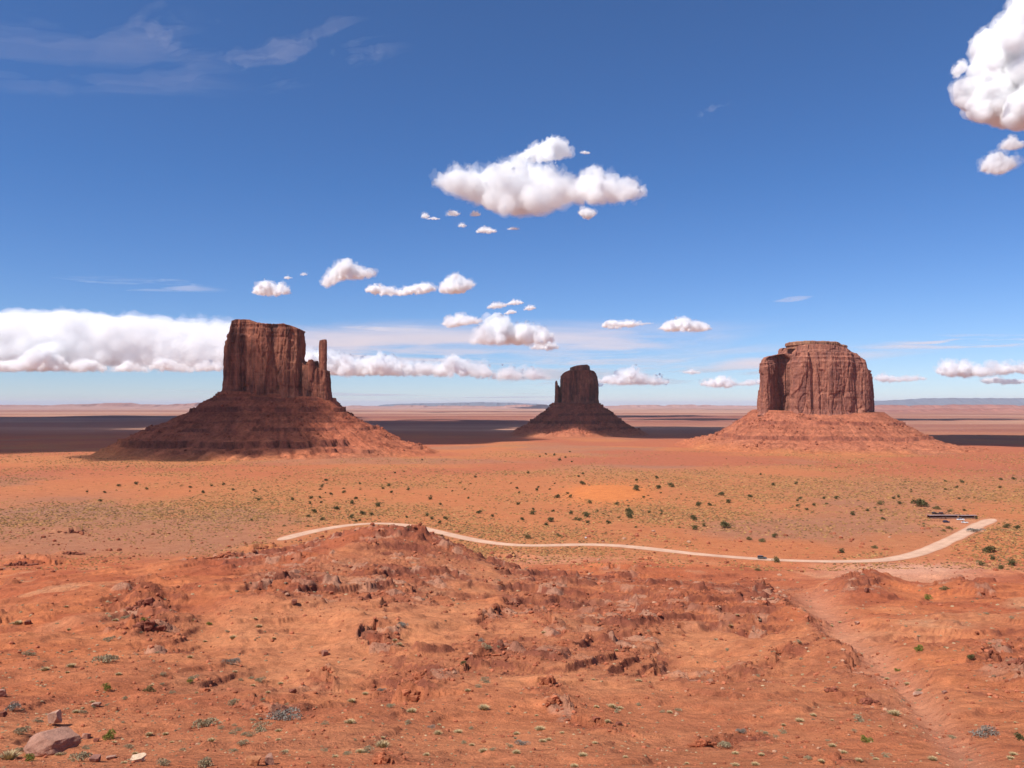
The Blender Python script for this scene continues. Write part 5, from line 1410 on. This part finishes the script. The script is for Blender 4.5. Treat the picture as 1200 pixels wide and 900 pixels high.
def ground_tufts(name, n, pv0, pv1, sfun, seed, cols, acc):
    rg = np.random.default_rng(seed)
    pu = rg.uniform(-90, 1290, n * 3); pv = rg.uniform(pv0, pv1, n * 3)
    y = plan_y(pv); x = (pu - 600) / F * y
    z, A_ = terrain(x, y, True)
    k = np.where((acc(x, y, A_) > rg.uniform(0, 1, len(x))) & (A_['dr'] > 7.5) & (A_['dune'] < .35) & (blob(A_['pu'], A_['pv'], 1118, 612, 40, 5) < .5))[0][:n]
    x, y, z = x[k], y[k], z[k]; m = len(k)
    s = sfun(y) * rg.uniform(.5, 1.5, m)
    ang = np.linspace(0, 2 * np.pi, 6)[:-1]
    ring = np.stack([np.cos(ang), np.sin(ang), 0 * ang], 1); ring2 = ring * .68 + np.array([0, 0, .34])
    tmpl = np.concatenate([ring - np.array([0, 0, .06]), ring2, [[0, 0, .5]]])
    V = tmpl[None] * s[:, None, None] * .5 * (1 + rg.normal(0, .2, (m, 11, 3))) + np.stack([x, y, z], 1)[:, None, :]
    T = []
    for i in range(5):
        j = (i + 1) % 5; T += [[i, j, 5 + j], [i, 5 + j, 5 + i], [5 + i, 5 + j, 10]]
    T = np.array(T)[None] + np.arange(m)[:, None, None] * 11
    me = mesh_np(name, V, None, T, False, M_RUBBLE)
    c = np.array(cols)[rg.integers(len(cols), size=m)] * rg.uniform(.75, 1.25, m)[:, None]
    set_color(me, 'albedo', np.repeat(c, 11, 0))
    struct(obj(name, me), 'stuff')
vegf = lambda x, y, A_: np.clip(.22 + 1.0 * fbm2(x / 130.0, y / 170.0, 5, 301) + .3 * fbm2(x / 20, y / 30, 3, 302) + .25 * blob(A_['pu'], A_['pv'], 900, 575, 280, 35) + .6 * blob(A_['pu'], A_['pv'], 1190, 650, 70, 30), .02, 1)
ground_tufts('desert_grass', 52000, 529, 668, lambda y: np.interp(y, [400, 700, 1500], [1.15, 1.8, 2.6]), 31, [(.27, .135, .048), (.33, .17, .062), (.20, .105, .044), (.40, .215, .085), (.16, .09, .045)], vegf)
ground_tufts('sparse_grass', 2600, 660, 925, lambda y: np.clip(y / F * 3.4, .06, 1.0), 32, [(.30, .20, .11), (.24, .16, .09), (.38, .26, .15), (.18, .12, .075)], lambda x, y, A_: np.clip(.25 + .7 * fbm2(x / 30, y / 30, 4, 333) + .5 * blob(A_['pu'], A_['pv'], 1130, 720, 110, 40) + .35 * blob(A_['pu'], A_['pv'], 100, 780, 200, 100), .02, 1))

# ------------------------------------------------------------------ vehicles, stalls
M_GLASS = plain_material('dark_glass', (0.02, 0.022, 0.026), .08, .6, .05)
M_TYRE = plain_material('tyre_rubber', (0.02, 0.02, 0.02), .85, .2)
M_RIM = plain_material('alloy', (0.5, 0.5, 0.5), .35, .5, .1, 3, .8)
M_LAMP = plain_material('lamp_lens', (0.8, 0.8, 0.75), .15, .6, .05)
M_TAIL = plain_material('red_lens', (0.4, 0.02, 0.02), .2, .6, .05)
M_CHROME = plain_material('dusty_trim', (0.10, 0.09, 0.085), .5, .4)
def paint(n, c):
    return plain_material(n, c, .32, .5, .07, 1.2)

def loft(sections, cap=True):
    """rounded box sections along x: (x, z0, z1, half width)"""
    bm = bmesh.new(); rings = []
    for (x, z0, z1, w) in sections:
        b = min(.10, (z1 - z0) * .28)
        pts = [(-w + b, z0), (w - b, z0), (w, z0 + b), (w, z1 - b * 1.2), (w - b * 1.4, z1), (-w + b * 1.4, z1), (-w, z1 - b * 1.2), (-w, z0 + b)]
        rings.append([bm.verts.new((x, p, q_)) for p, q_ in pts])
    for a, b in zip(rings, rings[1:]):
        for i in range(8): bm.faces.new((a[i], a[(i + 1) % 8], b[(i + 1) % 8], b[i]))
    if cap: bm.faces.new(rings[0][::-1]); bm.faces.new(rings[-1])
    bmesh.ops.recalc_face_normals(bm, faces=bm.faces)
    return bm

def bm_obj(name, bm, mat, parent=None, loc=None, smooth=False):
    me = bpy.data.meshes.new(name); bm.to_mesh(me); bm.free(); me.materials.append(mat)
    if smooth: me.polygons.foreach_set('use_smooth', np.full(len(me.polygons), True))
    o = obj(name, me, parent, loc); return o

def box_bm(sx, sy, sz, cx=0, cyy=0, cz=0, bev=.0):
    bm = bmesh.new(); bmesh.ops.create_cube(bm, size=1, matrix=Matrix.Translation((cx, cyy, cz)) @ Matrix.Diagonal((sx, sy, sz, 1)))
    if bev: bmesh.ops.bevel(bm, geom=bm.edges[:], offset=bev, segments=2, affect='EDGES')
    return bm

def car(name, label, px, py, yaw, color, shape='suv', cat='car', group=None, dz=0.0):
    p = on_ground([px], [py])[0]
    root = empty(name, p + np.array([0, 0, dz])); thing(root, label, cat, group); root.rotation_euler = (0, 0, yaw); root.empty_display_size = 1
    pm = paint('paint_' + shape, color)
    if shape == 'pickup':
        body = [(-2.7, .55, .98, .82), (-2.6, .42, 1.05, .93), (-.6, .40, 1.06, .96), (.9, .40, 1.05, .96), (1.1, .40, 1.02, .95), (2.4, .42, .96, .92), (2.65, .5, .88, .82)]
        cab = [(-.75, 1.0, 1.05, .90), (-.62, 1.0, 1.72, .78), (.55, 1.0, 1.74, .78), (1.25, 1.0, 1.03, .88)]; wb = 1.65
        roof = (-.62, .52, 1.74)
    elif shape == 'sedan':
        body = [(-2.25, .5, .86, .76), (-2.15, .36, .92, .86), (-1.0, .30, .95, .89), (.8, .30, .93, .89), (2.0, .34, .80, .85), (2.25, .42, .70, .72)]
        cab = [(-1.75, .88, .93, .80), (-1.0, .88, 1.38, .66), (.15, .88, 1.42, .68), (1.05, .88, .92, .82)]; wb = 1.32
        roof = (-1.0, .15, 1.41)
    else:
        body = [(-2.35, .55, 1.0, .80), (-2.25, .40, 1.05, .92), (-.9, .38, 1.06, .95), (.9, .38, 1.05, .95), (2.1, .42, .98, .92), (2.35, .5, .85, .80)]
        cab = [(-2.25, 1.0, 1.05, .88), (-2.05, 1.0, 1.70, .76), (.35, 1.0, 1.74, .78), (1.15, 1.0, 1.03, .88)]; wb = 1.42
        roof = (-2.05, .35, 1.73)
    bm_obj('body', loft(body), pm, root)
    bm_obj('window', loft(cab), M_GLASS, root)
    bm_obj('roof', box_bm(roof[1] - roof[0] + .1, 1.42, .07, (roof[0] + roof[1]) / 2, 0, roof[2] + .015, .03), pm, root)
    for sx in (-wb, wb):
        for sy in (-1, 1):
            bm = bmesh.new(); bmesh.ops.create_cone(bm, cap_ends=True, segments=20, radius1=.37, radius2=.37, depth=.24, matrix=Matrix.Translation((sx, sy * .85, .37)) @ Matrix.Rotation(math.pi / 2, 4, 'X'))
            bmesh.ops.bevel(bm, geom=[e for e in bm.edges if len(e.link_faces) == 2 and any(len(f.verts) > 4 for f in e.link_faces)], offset=.04, segments=2, affect='EDGES')
            wo = bm_obj('wheel', bm, M_TYRE, root)
            bm = bmesh.new(); bmesh.ops.create_cone(bm, cap_ends=True, segments=16, radius1=.22, radius2=.20, depth=.05, matrix=Matrix.Translation((sx, sy * .975, .37)) @ Matrix.Rotation(math.pi / 2, 4, 'X'))
            bm_obj('rim', bm, M_RIM, wo)
    xf = body[-2][0]; xb = body[1][0]
    for sy in (-1, 1):
        bm_obj('headlight', box_bm(.12, .34, .15, xf + .14, sy * .58, .74, .03), M_LAMP, root)
        bm_obj('taillight', box_bm(.08, .20, .28, xb - .04, sy * .74, .82, .02), M_TAIL, root)
    bm_obj('bumper', box_bm(.16, 1.6, .18, xf + .18, 0, .47, .03), M_CHROME, root)
    return root

car('parked_car', 'dark grey car on the pale dirt road, right of the middle', 893, 655.5, math.radians(-4), (0.07, 0.085, 0.09), 'suv', 'car', None, .2)
car('parked_car', 'navy blue car in front of the long stalls', 1109, 612.6, math.radians(3), (0.025, 0.03, 0.075), 'suv', 'car', 'vehicles parked by the stalls')
car('pickup_truck', 'white pickup truck parked against the right half of the stalls', 1125.5, 610.2, math.radians(178), (0.78, 0.78, 0.78), 'pickup', 'truck', 'vehicles parked by the stalls')
car('parked_car', 'small white car parked nearest the road by the stalls', 1130.5, 613.4, math.radians(-20), (0.78, 0.77, 0.75), 'sedan', 'car', 'vehicles parked by the stalls')
car('parked_car', 'black car parked behind the left end of the stalls, left of two', 1095.5, 602.9, math.radians(5), (0.02, 0.02, 0.022), 'suv', 'car', 'vehicles parked by the stalls')
car('parked_car', 'dark maroon car parked behind the left half of the stalls, right of two', 1101.8, 602.9, math.radians(174), (0.06, 0.02, 0.02), 'suv', 'car', 'vehicles parked by the stalls')

M_WOOD = plain_material('weathered_board', (0.13, 0.05, 0.030), .85, .1, .35, 1.5)
M_PALEWOOD = plain_material('grey_board', (0.30, 0.22, 0.22), .85, .1, .25, 1.5)
M_CLOTH = plain_material('stall_cloth', (0.30, 0.16, 0.11), .9, .1, .3, 2.0)
def stall(label, px0, px1, py, roofm, seed):
    a, b = on_ground([px0, px1], [py, py])
    b = np.array([b[0], a[1] + (b[1] - a[1]) * .3, a[2] + (b[2] - a[2]) * .5]); mid = (a + b) / 2
    L_ = np.hypot(*(b - a)[:2]); root = empty('market_stall', mid); thing(root, label, 'stall', 'long row of roadside stalls')
    root.rotation_euler = (0, 0, math.atan2(b[1] - a[1], b[0] - a[0])); root.empty_display_size = 1
    bm = box_bm(L_ - .3, 3.6, .14, 0, 0, 2.62, .02)
    for k in range(int(L_ / .7)):
        bmesh.ops.create_cube(bm, size=1, matrix=Matrix.Translation((-L_ / 2 + .5 + k * .7, 0, 2.72)) @ Matrix.Diagonal((.12, 3.7, .07, 1)))
    bm_obj('roof', bm, roofm, root)
    bm_obj('roof_edge', box_bm(L_ - .3, .08, .3, 0, -1.86, 2.6), M_PALEWOOD, root)
    n = max(3, int(L_ / 2.6)); xs = np.linspace(-L_ / 2 + .4, L_ / 2 - .4, n)
    for x in xs:
        for y in (-1.6, 1.6): bm_obj('post', box_bm(.16, .16, 2.9, x, y, 1.1), M_WOOD, root)
    bm_obj('shade_panel', box_bm(L_ - .8, .08, 2.2, 0, 1.66, 1.4), M_WOOD, root)  # added dark panel, stands in for the shade under the roof
    cb = bm_obj('counter', box_bm(L_ - 1.4, .9, .10, 0, -1.1, .92, .02), M_PALEWOOD, root)
    bm_obj('cloth', box_bm(L_ - 1.5, .05, .86, 0, -1.58, .46), M_CLOTH, cb)
stall('left third of the long dark open stalls beside the road bend', 1087.5, 1105.5, 608.0, M_PALEWOOD, 1)
stall('middle third of the long dark open stalls beside the road bend', 1106, 1124, 608.0, M_PALEWOOD, 2)
stall('right third of the long dark open stalls beside the road bend', 1124.5, 1142, 608.0, M_PALEWOOD, 3)
a, b = on_ground([1089, 1104.5], [611.6, 611.8]); mid = (a + b) / 2; L_ = np.hypot(*(b - a)[:2])
root = empty('rail_fence', mid); root.rotation_euler = (0, 0, math.atan2(b[1] - a[1], b[0] - a[0])); thing(root, 'low dark rail fence in front of the left stall', 'fence')
for z in (.55, 1.05): bm_obj('rail', box_bm(L_, .09, .12, 0, 0, z), M_WOOD, root)
for x in np.linspace(-L_ / 2, L_ / 2, 6): bm_obj('post', box_bm(.14, .14, 1.7, x, .1, .45), M_WOOD, root)
p = on_ground([686.3], [632.2])[0]
root = empty('road_marker', p); thing(root, 'tiny white marker at the far edge of the dirt road', 'marker')
bm_obj('post', box_bm(.12, .12, 1.2, 0, 0, .4), M_PALEWOOD, root)
bm_obj('board', box_bm(1.1, .08, .7, 0, -.1, 1.1, .01), plain_material('white_board', (.8, .8, .8), .5, .3, .04), root)
